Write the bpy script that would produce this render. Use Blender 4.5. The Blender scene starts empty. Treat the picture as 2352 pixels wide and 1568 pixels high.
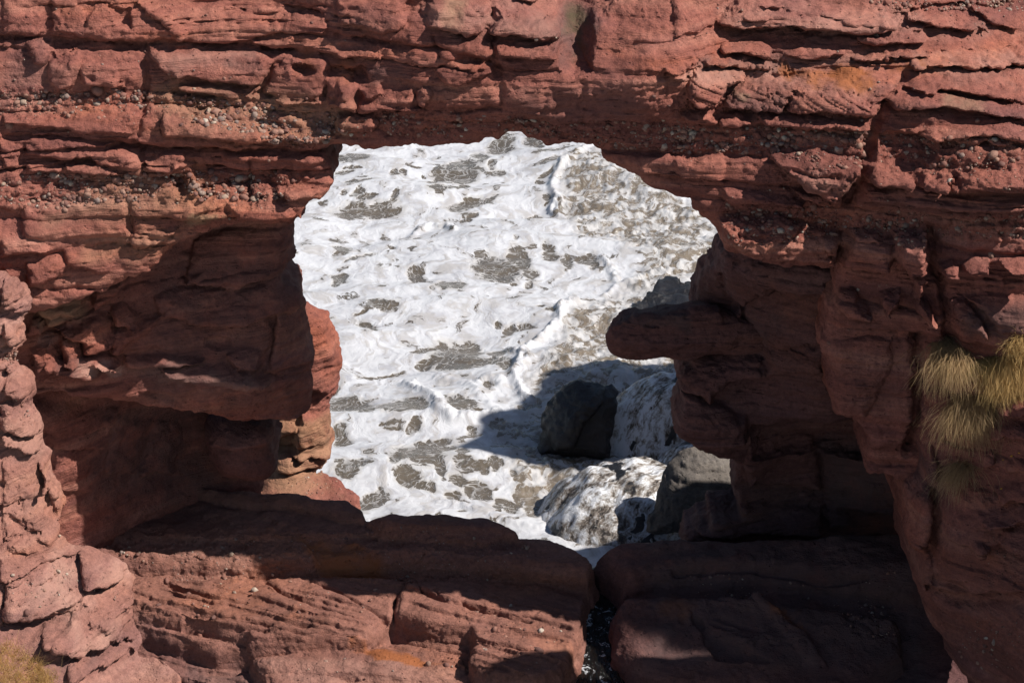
import bpy, math, random, time
import numpy as np
T0 = time.time()
scene = bpy.context.scene
coll = scene.collection
R = math.radians

# ---------------------------------------------------------------- camera
PITCH, DIST, LENS = R(22.0), 42.0, 85.0
CA, SA = math.cos(PITCH), math.sin(PITCH)
CAM = np.array([0.0, -DIST*CA, DIST*SA])
cam_d = bpy.data.cameras.new('camera'); cam_d.lens = LENS; cam_d.sensor_width = 36
cam_d.clip_start = 0.5; cam_d.clip_end = 20000
cam = bpy.data.objects.new('camera', cam_d); coll.objects.link(cam)
cam.location = CAM; cam.rotation_euler = (R(90)-PITCH, 0, 0)
scene.camera = cam

# ---------------------------------------------------------------- sky and sun
SUN = np.array([0.665, -0.138, 0.72]); SUN /= np.linalg.norm(SUN)
world = bpy.data.worlds.new('World'); scene.world = world; world.use_nodes = True
wn = world.node_tree.nodes; wl = world.node_tree.links
sky = wn.new('ShaderNodeTexSky'); sky.sky_type = 'NISHITA'; sky.sun_disc = False
sky.sun_elevation = math.asin(SUN[2]); sky.sun_rotation = math.atan2(SUN[0], SUN[1])
sky.air_density = 1.0; sky.dust_density = 0.6; sky.ozone_density = 1.0
wn['Background'].inputs['Strength'].default_value = 0.06
wl.new(sky.outputs[0], wn['Background'].inputs['Color'])
sd = bpy.data.lights.new('sun', 'SUN'); sd.energy = 5.0; sd.angle = R(0.5); sd.color = (1.0, 0.95, 0.89)
sun = bpy.data.objects.new('sun', sd); coll.objects.link(sun)
from mathutils import Vector, Euler, Matrix
sun.rotation_euler = Vector(SUN).to_track_quat('Z', 'Y').to_euler()
sun.location = (20, -10, 30)
scene.view_settings.view_transform = 'Standard'; scene.view_settings.look = 'None'
scene.view_settings.exposure = 0.42; scene.view_settings.gamma = 1.0
scene.render.engine = 'CYCLES'
scene.cycles.max_bounces = 6; scene.cycles.diffuse_bounces = 1; scene.cycles.glossy_bounces = 3
scene.cycles.transmission_bounces = 4; scene.cycles.transparent_max_bounces = 12
scene.cycles.use_denoising = True

# ---------------------------------------------------------------- survey: sight lines of the photograph
FPX = LENS/36*2352
A_, R_, U_ = np.array([0, CA, -SA]), np.array([1.0, 0, 0]), np.array([0, SA, CA])
def rays(p):
    p = np.asarray(p, float)
    return A_ + ((p[:, :1]-1176)/FPX)*R_ + ((784-p[:, 1:2])/FPX)*U_
def on_y(p, y):
    d = rays(p); t = (np.asarray(y)-CAM[1])/d[:, 1]; return CAM + d*t[:, None]
def on_z(p, z):
    d = rays(p); t = (np.asarray(z)-CAM[2])/d[:, 2]; return CAM + d*t[:, None]
VIEWS = {0: (0, 0, 1), 1: (0, 0, .3418), 2: (774, 0, .3418), 3: (1548, 0, .3418), 4: (0, 516.8, .3418), 5: (774, 516.8, .3418),
         6: (1548, 516.8, .3418), 7: (0, 1033.6, .3418), 8: (774, 1033.6, .3418), 9: (1548, 1033.6, .3418),
         'f': (287, 1091, .4638), 'w': (1148.4, 803.9, .3112), 'l': (0, 574.2, .634)}
def V(k, pts):
    ox, oy, s = VIEWS[k]; return np.array([(ox+s*a, oy+s*b) for a, b in pts], float)

# ---------------------------------------------------------------- noise
_rng = np.random.default_rng(7)
PERM = np.concatenate([_rng.permutation(256)]*3).astype(np.int32)
G3 = _rng.normal(size=(256, 3)).astype(np.float32); G3 /= np.linalg.norm(G3, axis=1)[:, None]
def noise(x, y, z=None):
    x = np.asarray(x, np.float32); y = np.asarray(y, np.float32)
    z = np.zeros_like(x) if z is None else np.asarray(z, np.float32)
    x, y, z = np.broadcast_arrays(x, y, z)
    ix, iy, iz = np.floor(x), np.floor(y), np.floor(z)
    fx, fy, fz = x-ix, y-iy, z-iz
    ix = ix.astype(np.int32) & 255; iy = iy.astype(np.int32) & 255; iz = iz.astype(np.int32) & 255
    u = fx*fx*fx*(fx*(fx*6-15)+10); v = fy*fy*fy*(fy*(fy*6-15)+10); w = fz*fz*fz*(fz*(fz*6-15)+10)
    out = 0
    for dx in (0, 1):
        px = PERM[ix+dx]; wx = u if dx else 1-u
        for dy in (0, 1):
            py = PERM[(px+iy+dy) & 255]; wy = v if dy else 1-v
            for dz in (0, 1):
                g = G3[PERM[(py+iz+dz) & 255]]; wz = w if dz else 1-w
                out = out + wx*wy*wz*(g[..., 0]*(fx-dx)+g[..., 1]*(fy-dy)+g[..., 2]*(fz-dz))
    return out*1.6
def fbm(x, y, z=None, o=4, g=.5):
    s = 0; a = 1.0
    for i in range(o):
        f = 2.03**i
        s = s + a*noise(x*f+i*13.7, y*f+i*7.1, None if z is None else z*f+i*3.3); a *= g
    return s
def sstep(x, a, b):
    t = np.clip((x-a)/(b-a), 0, 1); return t*t*(3-2*t)
def rand_layers(seed, lo, hi, n=400):
    r = np.random.default_rng(seed); t = lo+(hi-lo)*r.random(n)**1.6
    return np.concatenate([[0], np.cumsum(t)])-t.sum()*.5
def strata(s, x, edges, seed, xs=.35):
    """protrusion of layered rock: s bedding height, x along the bed"""
    i = np.clip(np.searchsorted(edges, s.ravel()).reshape(s.shape)-1, 0, len(edges)-2)
    t = (s-edges[i])/(edges[i+1]-edges[i])
    p = noise(x*xs+seed, i*7.31+seed, np.full_like(s, .5*seed))
    return p, t

# ---------------------------------------------------------------- polygons
def poly_sd(P, X, Y):
    d = np.full(X.shape, 1e9, np.float32); ins = np.zeros(X.shape, bool)
    n = len(P)
    for i in range(n):
        ax, ay = P[i]; bx, by = P[(i+1) % n]
        ex, ey = bx-ax, by-ay
        t = np.clip(((X-ax)*ex+(Y-ay)*ey)/(ex*ex+ey*ey+1e-12), 0, 1)
        d = np.minimum(d, (X-ax-ex*t)**2+(Y-ay-ey*t)**2)
        c = ((ay > Y) != (by > Y)) & (X < (bx-ax)*(Y-ay)/(by-ay+1e-12)+ax)
        ins ^= c
    d = np.sqrt(d); return np.where(ins, -d, d)
def line_d(P, X, Y):
    d = np.full(X.shape, 1e9, np.float32)
    for (ax, ay), (bx, by) in zip(P[:-1], P[1:]):
        ex, ey = bx-ax, by-ay
        t = np.clip(((X-ax)*ex+(Y-ay)*ey)/(ex*ex+ey*ey+1e-12), 0, 1)
        d = np.minimum(d, (X-ax-ex*t)**2+(Y-ay-ey*t)**2)
    return np.sqrt(d)
def subdiv_poly(P, step, amp, seed, closed=True):
    return P

# ---------------------------------------------------------------- meshing a scalar field (surface nets)
OFF = [(i, j, k) for i in (0, 1) for j in (0, 1) for k in (0, 1)]
EDG = [(a, b) for a in range(8) for b in range(a+1, 8) if sum(abs(OFF[a][c]-OFF[b][c]) for c in range(3)) == 1]
def surface_net(F):
    neg = F < 0
    n0, n1, n2 = F.shape
    anyn = np.zeros((n0-1, n1-1, n2-1), bool); alln = np.ones_like(anyn)
    for i, j, k in OFF:
        s = neg[i:n0-1+i, j:n1-1+j, k:n2-1+k]; anyn |= s; alln &= s
    act = anyn & ~alln
    ci = np.argwhere(act).astype(np.int32)
    cid = np.full(act.shape, -1, np.int32); cid[act] = np.arange(len(ci), dtype=np.int32)
    vals = [F[ci[:, 0]+i, ci[:, 1]+j, ci[:, 2]+k] for i, j, k in OFF]
    acc = np.zeros((len(ci), 3), np.float32); cnt = np.zeros(len(ci), np.float32)
    for a, b in EDG:
        va, vb = vals[a], vals[b]; m = (va < 0) != (vb < 0)
        t = np.where(m, va/(np.where(m, va-vb, 1)), 0)
        oa, ob = np.array(OFF[a], np.float32), np.array(OFF[b], np.float32)
        acc += np.where(m, 1, 0)[:, None]*(oa+(ob-oa)*t[:, None]); cnt += m
    verts = ci+acc/np.maximum(cnt, 1)[:, None]
    quads = []
    for ax in range(3):
        o = [1, 2] if ax == 0 else [0, 2] if ax == 1 else [0, 1]
        sl0 = [slice(1, -1)]*3; sl1 = [slice(1, -1)]*3
        sl0[ax] = slice(0, -1); sl1[ax] = slice(1, None)
        A, B = neg[tuple(sl0)], neg[tuple(sl1)]
        e = np.argwhere(A != B)
        if not len(e): continue
        inside_a = A[A != B]
        base = e.copy()
        for q in o: base[:, q] += 1
        idx = []
        for da, db in ((0, 0), (-1, 0), (-1, -1), (0, -1)):
            c = base.copy(); c[:, o[0]] += da; c[:, o[1]] += db
            idx.append(cid[c[:, 0], c[:, 1], c[:, 2]])
        q = np.stack(idx, 1)
        flip = inside_a if ax != 1 else ~inside_a
        q[~flip] = q[~flip][:, ::-1]
        quads.append(q)
    return verts, np.concatenate(quads)

def mesh_np(name, verts, faces, mat=None, attrs=None, smooth=True):
    me = bpy.data.meshes.new(name)
    k = faces.shape[1]; nf = len(faces)
    me.vertices.add(len(verts)); me.vertices.foreach_set('co', np.ascontiguousarray(verts, np.float32).ravel())
    me.loops.add(nf*k); me.loops.foreach_set('vertex_index', np.ascontiguousarray(faces, np.int32).ravel())
    me.polygons.add(nf); me.polygons.foreach_set('loop_start', np.arange(0, nf*k, k, dtype=np.int32))
    if smooth: me.polygons.foreach_set('use_smooth', np.ones(nf, bool))
    for n_, a in (attrs or {}).items():
        at = me.attributes.new(n_, 'FLOAT', 'POINT'); at.data.foreach_set('value', np.ascontiguousarray(a, np.float32))
    me.update(calc_edges=True)
    if mat: me.materials.append(mat)
    return me
def vnormals(v, f):
    a = v[f[:, 2]]-v[f[:, 0]]; b = v[f[:, 3]]-v[f[:, 1]]
    fn = np.cross(a, b); n = np.zeros_like(v)
    for c in range(4):
        for q in range(3): n[:, q] += np.bincount(f[:, c], fn[:, q], len(v))
    return n/np.maximum(np.linalg.norm(n, axis=1), 1e-9)[:, None]
def laplace(v, f, it=1, w=.5):
    for _ in range(it):
        s = np.zeros_like(v); c = np.zeros(len(v))
        for a in range(4):
            i, j = f[:, a], f[:, (a+1) % 4]
            c += np.bincount(i, minlength=len(v))
            for q in range(3): s[:, q] += np.bincount(i, v[j, q], len(v))
        v = v+(s/np.maximum(c, 1)[:, None]-v)*w
    return v

def components(f, nv):
    lab = np.arange(nv)
    while True:
        m = lab[f].min(1); new = lab.copy(); np.minimum.at(new, f.ravel(), np.repeat(m, f.shape[1]))
        new = new[new]; new = new[new]
        if (new == lab).all(): return lab[f[:, 0]]
        lab = new
def tidy_ids(q, fid, nv):
    """every piece in one connected patch: stray specks go to a neighbour"""
    if fid.max() == 0: return fid
    fid = fid.copy()
    for rnd in range(4):
        vmax = np.zeros(nv, int); np.maximum.at(vmax, q.ravel(), np.repeat(fid, 4))
        vmin = np.full(nv, 999); np.minimum.at(vmin, q.ravel(), np.repeat(fid, 4))
        changed = 0
        for i in np.unique(fid):
            m = np.nonzero(fid == i)[0]; u, inv = np.unique(q[m], return_inverse=True); c = components(inv.reshape(-1, 4), len(u))
            k, n = np.unique(c, return_counts=True)
            if len(k) == 1: continue
            for kk in k[np.argsort(n)[:-1]]:
                g = m[c == kk]; vv = q[g].ravel()
                a, b = vmax[vv].max(), vmin[vv].min()
                fid[g] = b if b != i else (a if a != i else 0); changed += 1
        if not changed: break
    return fid

# ---------------------------------------------------------------- objects
def tag(o, label=None, cat=None, group=None, kind=None):
    if label: o['label'] = label
    if cat: o['category'] = cat
    if group: o['group'] = group
    if kind: o['kind'] = kind
    return o
def obj(name, me, parent=None):
    o = bpy.data.objects.new(name, me); coll.objects.link(o)
    if parent: o.parent = parent
    return o
def empty(name, loc=(0, 0, 0)):
    o = bpy.data.objects.new(name, None); coll.objects.link(o); o.location = loc; o.empty_display_size = .3
    return o
def adopt(child, parent):
    child.parent = parent
    off = Vector(parent.location)
    if parent.parent: off = off+Vector(parent.matrix_parent_inverse.translation)+Vector(parent.parent.location)
    child.matrix_parent_inverse = Matrix.Translation(off).inverted()
    return child

# ---------------------------------------------------------------- relief: a body of rock with a surveyed face
EDGES_THICK = rand_layers(3, .18, .85)
EDGES_THIN = rand_layers(5, .035, .16)
class Relief:
    """axis 'y': face looks towards -y, w = -y over (x, z).  axis 'z': face looks up, w = z over (x, y)."""
    def __init__(s, axis, ctrl, res=.032, soft=.6):
        s.axis, s.res = axis, res; s.hs = {}; s.lift = 0.0
        c = np.array(ctrl, float); p = c[:, :2]
        if axis == 'y': q = on_y(p, c[:, 2]); s.cp = q[:, [0, 2]]; s.cw = -c[:, 2]
        else: q = on_z(p, c[:, 2]); s.cp = q[:, [0, 1]]; s.cw = c[:, 2]
        s.soft = soft
        n = len(c); D = np.sqrt(((s.cp[:, None]-s.cp[None])**2).sum(-1)+soft**2)
        M = np.zeros((n+3, n+3)); M[:n, :n] = D; M[:n, n:n+2] = s.cp; M[:n, n+2] = 1; M[n:, :n] = M[:n, n:].T
        s.co = np.linalg.solve(M+1e-6*np.eye(n+3), np.concatenate([s.cw, [0, 0, 0]]))
    def base(s, a, b):
        out = s.co[-3]*a+s.co[-2]*b+s.co[-1]
        for i, (x, y) in enumerate(s.cp):
            out = out+s.co[i]*np.sqrt((a-x)**2+(b-y)**2+s.soft**2)
        return out
    def to_ab(s, p, h=0.0):
        p = np.asarray(p, float); h = h+s.lift; w = np.full(len(p), s.cw.mean())
        for _ in range(20):
            if s.axis == 'y': q = on_y(p, -w); ab = q[:, [0, 2]]
            else: q = on_z(p, w); ab = q[:, [0, 1]]
            w = np.clip(.6*w+.4*(s.base(ab[:, 0], ab[:, 1])+h), s.cw.min()-2.5, s.cw.max()+2.5)
        return ab
    def grid(s, outline, margin=.35, oh=-.1, erough=(.07, .03)):
        s.out = s.to_ab(outline, oh)
        lo = s.out.min(0)-margin; hi = s.out.max(0)+margin
        s.a0, s.b0 = lo; n = np.ceil((hi-lo)/s.res).astype(int)+1
        s.a = lo[0]+np.arange(n[0])*s.res; s.b = lo[1]+np.arange(n[1])*s.res
        print('grid', n, flush=True)
        assert n[0]*n[1] < 1.2e6, n
        s.A, s.B = np.meshgrid(s.a.astype(np.float32), s.b.astype(np.float32), indexing='ij')
        s.W0 = s.base(s.A, s.B).astype(np.float32)
        s.N1 = noise(s.A/.42, s.B/.42, s.W0/.42); s.N2 = noise(s.A/.13+9, s.B/.11, s.W0/.13)
        s.N3 = noise(s.A/1.3+4, s.B/.9+2, s.W0/1.3)
        s.sd = poly_sd(s.out, s.A, s.B)+erough[0]*s.N1+erough[1]*s.N2
        s.H = np.zeros_like(s.A); s.ID = np.zeros(s.A.shape, np.int16); s.names = {0: 'rock_face'}
        s.mask = {k: np.zeros_like(s.A) for k in ('stain_shade', 'ochre', 'cong', 'thin', 'dip', 'smooth', 'pale', 'orange', 'moss')}
    def window(s, P, m):
        lo = P.min(0)-m; hi = P.max(0)+m
        i0 = max(0, int((lo[0]-s.a0)/s.res)); i1 = min(len(s.a), int((hi[0]-s.a0)/s.res)+2)
        j0 = max(0, int((lo[1]-s.b0)/s.res)); j1 = min(len(s.b), int((hi[1]-s.b0)/s.res)+2)
        return (slice(i0, i1), slice(j0, j1)) if i1 > i0 and j1 > j0 else None
    def feat(s, k, pts, h, r=.16, name=None, wob=.05, up=1.6, dome=0.0, tilt=(0, 0)):
        """raise (h>0) or sink (h<0) a traced piece; up: upper edges are rounder than lower ones"""
        h = h*s.hs.get(k, 1.0)
        P = s.to_ab(V(k, pts), h if h > 0 else 0)
        w = s.window(P, .4)
        if w is None: return
        X, Y = s.A[w], s.B[w]
        d = -(poly_sd(P, X, Y)+wob*s.N1[w]+.35*wob*s.N2[w])
        if s.axis == 'y' and h > 0 and min(d.shape) > 3:
            gx_, gy = np.gradient(d); gx_ = -gx_/s.res; gy = -gy/s.res
            rr = r*(.5+up*np.clip(gy, 0, 1)+1.5*np.clip(np.abs(gx_)-.45, 0, .5)*(1+.8*s.N3[w]))
        else: rr = r
        t = np.clip(d/rr, 0, 1); prof = np.sqrt(np.clip(1-(1-t)**2, 0, 1))
        c = P.mean(0)
        add = h*prof*(1+dome*np.clip(d/1.0, 0, 1)) + prof*(tilt[0]*(X-c[0])+tilt[1]*(Y-c[1]))
        s.H[w] += add
        if name:
            i = len(s.names); s.names[i] = name; s.ID[w][d > 0] = i
    def crack(s, k, pts, depth=.12, width=.05):
        P = s.to_ab(V(k, pts)); w = s.window(P, .3)
        if w is None: return
        d = line_d(P, s.A[w], s.B[w])+.05*s.N1[w]+.02*s.N2[w]
        s.H[w] -= depth*np.exp(-(np.clip(np.abs(d), 0, None)/width)**2)
    def paint(s, key, k, pts, val=1.0, soft=.15, rough=.15):
        P = s.to_ab(V(k, pts)); w = s.window(P, soft*2+.2)
        if w is None: return
        d = -(poly_sd(P, s.A[w], s.B[w]))+rough*s.N1[w]+.4*rough*s.N2[w]
        m = s.mask[key][w]; v = val*sstep(d, -soft, soft)
        s.mask[key][w] = np.where(abs(val) >= 0, np.maximum(m, v) if val > 0 else np.minimum(m, v), m)
    def surface(s, x, b):
        """face level at points (x, b) after build"""
        i = np.clip((x-s.a0)/s.res, 0, len(s.a)-1.001); j = np.clip((b-s.b0)/s.res, 0, len(s.b)-1.001)
        i0, j0 = i.astype(int), j.astype(int); fi, fj = i-i0, j-j0
        W = s.W
        return (W[i0, j0]*(1-fi)*(1-fj)+W[i0+1, j0]*fi*(1-fj)+W[i0, j0+1]*(1-fi)*fj+W[i0+1, j0+1]*fi*fj)
    def build(s, name, mat, thick=2.2, edge_r=.3, led=.10, thin=.012, rough=.05, bed=(.03, 0), seed=0, parent=None,
              fine=.012, yback=None, pits=0, taper=0.0):
        A, B, W0 = s.A, s.B, s.W0
        H = s.H
        if s.axis == 'y':
            sb = B+bed[0]*A+.10*s.N3+.03*s.N1
            p, t = strata(sb, A, EDGES_THICK, 3.7+seed, .28)
            H = H+led*p*(1-.6*s.mask['smooth'])-led*.55*np.abs(2*t-1)**6*(1-s.mask['smooth'])*(.4+.6*np.clip(s.N3+.5, 0, 1))
            dipb = B+bed[0]*A+.04*s.N3+s.mask['dip']*A*.4+.02*s.N1
            p, t = strata(dipb, A, EDGES_THIN, 8.1+seed, .45)
            amp = thin+.055*s.mask['thin']
            H = H+amp*(.9*p-.8*np.abs(2*t-1)**3)-(.02+.05*s.mask['thin'])*sstep(p, .05, .35)*np.clip(1-t/.16, 0, 1)
        else:
            lev = W0+H
            H = H+.03*s.N3
            dipb = lev*.3+.30*s.mask['dip']*(A*.42+B*.9)+.07*s.N3+.025*s.N1+.008*s.N2
            p, t = strata(dipb, A, EDGES_THIN, 8.1+seed, .8)
            amp = (thin+.05*s.mask['thin'])*np.clip(.75+.9*s.N3+.5*p, .05, 1.6)
            H = H+amp*(1.3*(.5-t)+.6*p)-(.03+.08*s.mask['thin'])*sstep(p+.5*s.N3, .0, .3)*np.clip(1-t/.10, 0, 1)
        cg = s.mask['cong']
        cn = fbm(A/.16, B/.13, W0/.16, 3, .6)
        H = H+rough*(.6*s.N3+.5*s.N1)+cg*(.05*cn-.03)
        if pits:
            pn = noise(A/.11+40, B/.085, W0/.11+3)
            H = H-pits*sstep(pn, .42, .6)
        rr = edge_r; dd = np.clip(-s.sd, 0, rr)
        H = H-np.where(dd < rr, rr-np.sqrt(np.clip(rr*rr-(rr-dd)**2, 0, None)), 0)
        s.W = W0+H
        h = s.res
        inside = s.sd < .05
        hi = float(H[inside].max())+3*h; lo = -thick
        nw = int((hi-lo)/h)+2
        wv = lo+np.arange(nw, dtype=np.float32)*h
        F = np.maximum(wv[None, None]-H[..., None], s.sd[..., None]+taper*np.clip(-.25-wv, 0, None)[None, None])
        if yback is None: F = np.maximum(F, (lo+2*h-wv)[None, None])
        else:
            wl_ = np.maximum(np.minimum(np.maximum(lo+2*h, -yback-W0), H-.5), lo+2*h)
            F = np.maximum(F, wl_[..., None]-wv[None, None])
        np.clip(F, -2.5*h, 2.5*h, out=F)
        F[0] = F[-1] = 2*h; F[:, 0] = F[:, -1] = 2*h
        v, q = surface_net(F); del F
        ga = s.a0+v[:, 0]*h; gb = s.b0+v[:, 1]*h; gw = lo+v[:, 2]*h
        fi, fj = np.clip(np.rint(v[:, 0]).astype(int), 0, len(s.a)-1), np.clip(np.rint(v[:, 1]).astype(int), 0, len(s.b)-1)
        gw = gw+s.base(ga, gb)
        P = np.stack([ga, -gw, gb], 1) if s.axis == 'y' else np.stack([ga, gb, gw], 1)
        P = laplace(P, q, 1, .35)
        N = vnormals(P, q)
        cgv = cg[fi, fj]
        n1 = fbm(P[:, 0]/.5+seed, P[:, 1]/.5, P[:, 2]/.35, 2)
        n2 = fbm(P[:, 0]/.12, P[:, 1]/.12+seed, P[:, 2]/.09, 3, .6)
        n3 = noise(P[:, 0]/.045, P[:, 1]/.045, P[:, 2]/.03)
        rg = .3+.9*sstep(noise(P[:, 0]/.9+seed, P[:, 1]/.9, P[:, 2]/.5), -.25, .35)
        P = P+N*(.045*n1+(1.5*fine*rg+.02*cgv)*n2+.004*rg*n3)[:, None]
        at = {k: s.mask[k][fi, fj] for k in ('stain_shade', 'ochre', 'cong', 'pale', 'orange', 'moss')}
        ids = s.ID[fi, fj]; fid = np.median(ids[q], axis=1).astype(int) if len(s.names) > 1 else np.zeros(len(q), int)
        # only the surveyed face belongs to a piece, not the mass behind it
        deep = (gw[q].mean(1) < (s.W[fi, fj][q].min(1)-.35)); fid[deep] = 0
        fid = tidy_ids(q, fid, len(P))
        objs = []; s.idobj = {}
        for i, nm in s.names.items():
            m = fid == i
            if m.sum() < 20: continue
            f = q[m]; u, inv = np.unique(f, return_inverse=True)
            me = mesh_np(nm, P[u], inv.reshape(f.shape), mat, {k: a[u] for k, a in at.items()})
            o = obj(name if i == 0 else nm, me); objs.append(o); s.idobj[i] = o
            if parent: adopt(o, parent)
        s.objs = objs
        print('relief', name, len(P), 'verts', round(time.time()-T0, 1), 's')
        return objs

# ---------------------------------------------------------------- materials
class NT:
    def __init__(s, name):
        s.m = bpy.data.materials.new(name); s.m.use_nodes = True; s.t = s.m.node_tree
        s.b = s.t.nodes['Principled BSDF']; s.out = s.t.nodes['Material Output']
    def n(s, typ, **kw):
        nd = s.t.nodes.new('ShaderNode'+typ)
        for k, v in kw.items():
            if k in ('op',): nd.operation = v
            else: setattr(nd, k, v)
        return nd
    def l(s, a, b): s.t.links.new(a, b)
    def val(s, sock, v):
        if isinstance(v, bpy.types.NodeSocket): s.l(v, sock)
        else: sock.default_value = v
    def math(s, op, a, b=None, c=None, clamp=False):
        nd = s.n('Math', op=op); nd.use_clamp = clamp
        for i, x in enumerate((a, b, c)):
            if x is not None: s.val(nd.inputs[i], x)
        return nd.outputs[0]
    def noise(s, vec, scale, detail=4, rough=.55, dist=0, dim='3D'):
        nd = s.n('TexNoise'); nd.noise_dimensions = dim
        s.val(nd.inputs['Vector'], vec); nd.inputs['Scale'].default_value = scale
        nd.inputs['Detail'].default_value = detail; nd.inputs['Roughness'].default_value = rough
        nd.inputs['Distortion'].default_value = dist
        return nd
    def map(s, vec, scale=(1, 1, 1), loc=(0, 0, 0), rot=(0, 0, 0)):
        nd = s.n('Mapping'); s.val(nd.inputs[0], vec); nd.inputs['Scale'].default_value = scale
        nd.inputs['Location'].default_value = loc; nd.inputs['Rotation'].default_value = rot
        return nd.outputs[0]
    def ramp(s, fac, stops):
        nd = s.n('ValToRGB'); s.val(nd.inputs[0], fac); e = nd.color_ramp.elements
        while len(e) < len(stops): e.new(.5)
        for i, (p, c) in enumerate(stops):
            e[i].position = p; e[i].color = (*c, 1) if len(c) == 3 else c
        return nd.outputs[0]
    def rng(s, v, a, b, c=0, d=1):
        nd = s.n('MapRange'); nd.interpolation_type = 'SMOOTHSTEP'; s.val(nd.inputs[0], v)
        for i, x in enumerate((a, b, c, d)): nd.inputs[1+i].default_value = x
        return nd.outputs[0]
    def rng2(s, v, a, soft):
        nd = s.n('MapRange'); nd.interpolation_type = 'SMOOTHSTEP'; s.val(nd.inputs[0], v); s.val(nd.inputs[1], a); s.val(nd.inputs[2], s.math('ADD', a, soft)); return nd.outputs[0]
    def mix(s, fac, a, b, mode='MIX'):
        nd = s.n('Mix'); nd.data_type = 'RGBA'; nd.blend_type = mode
        s.val(nd.inputs[0], fac)
        for sock, x in ((nd.inputs[6], a), (nd.inputs[7], b)):
            if isinstance(x, tuple): sock.default_value = (*x, 1)
            else: s.l(x, sock)
        return nd.outputs[2]
    def attr(s, name):
        nd = s.n('Attribute'); nd.attribute_name = name; return nd.outputs['Fac']
    def bump(s, h, strength, dist, nrm=None):
        nd = s.n('Bump'); s.val(nd.inputs['Height'], h); nd.inputs['Strength'].default_value = strength
        nd.inputs['Distance'].default_value = dist
        if nrm is not None: s.l(nrm, nd.inputs['Normal'])
        return nd.outputs[0]

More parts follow.
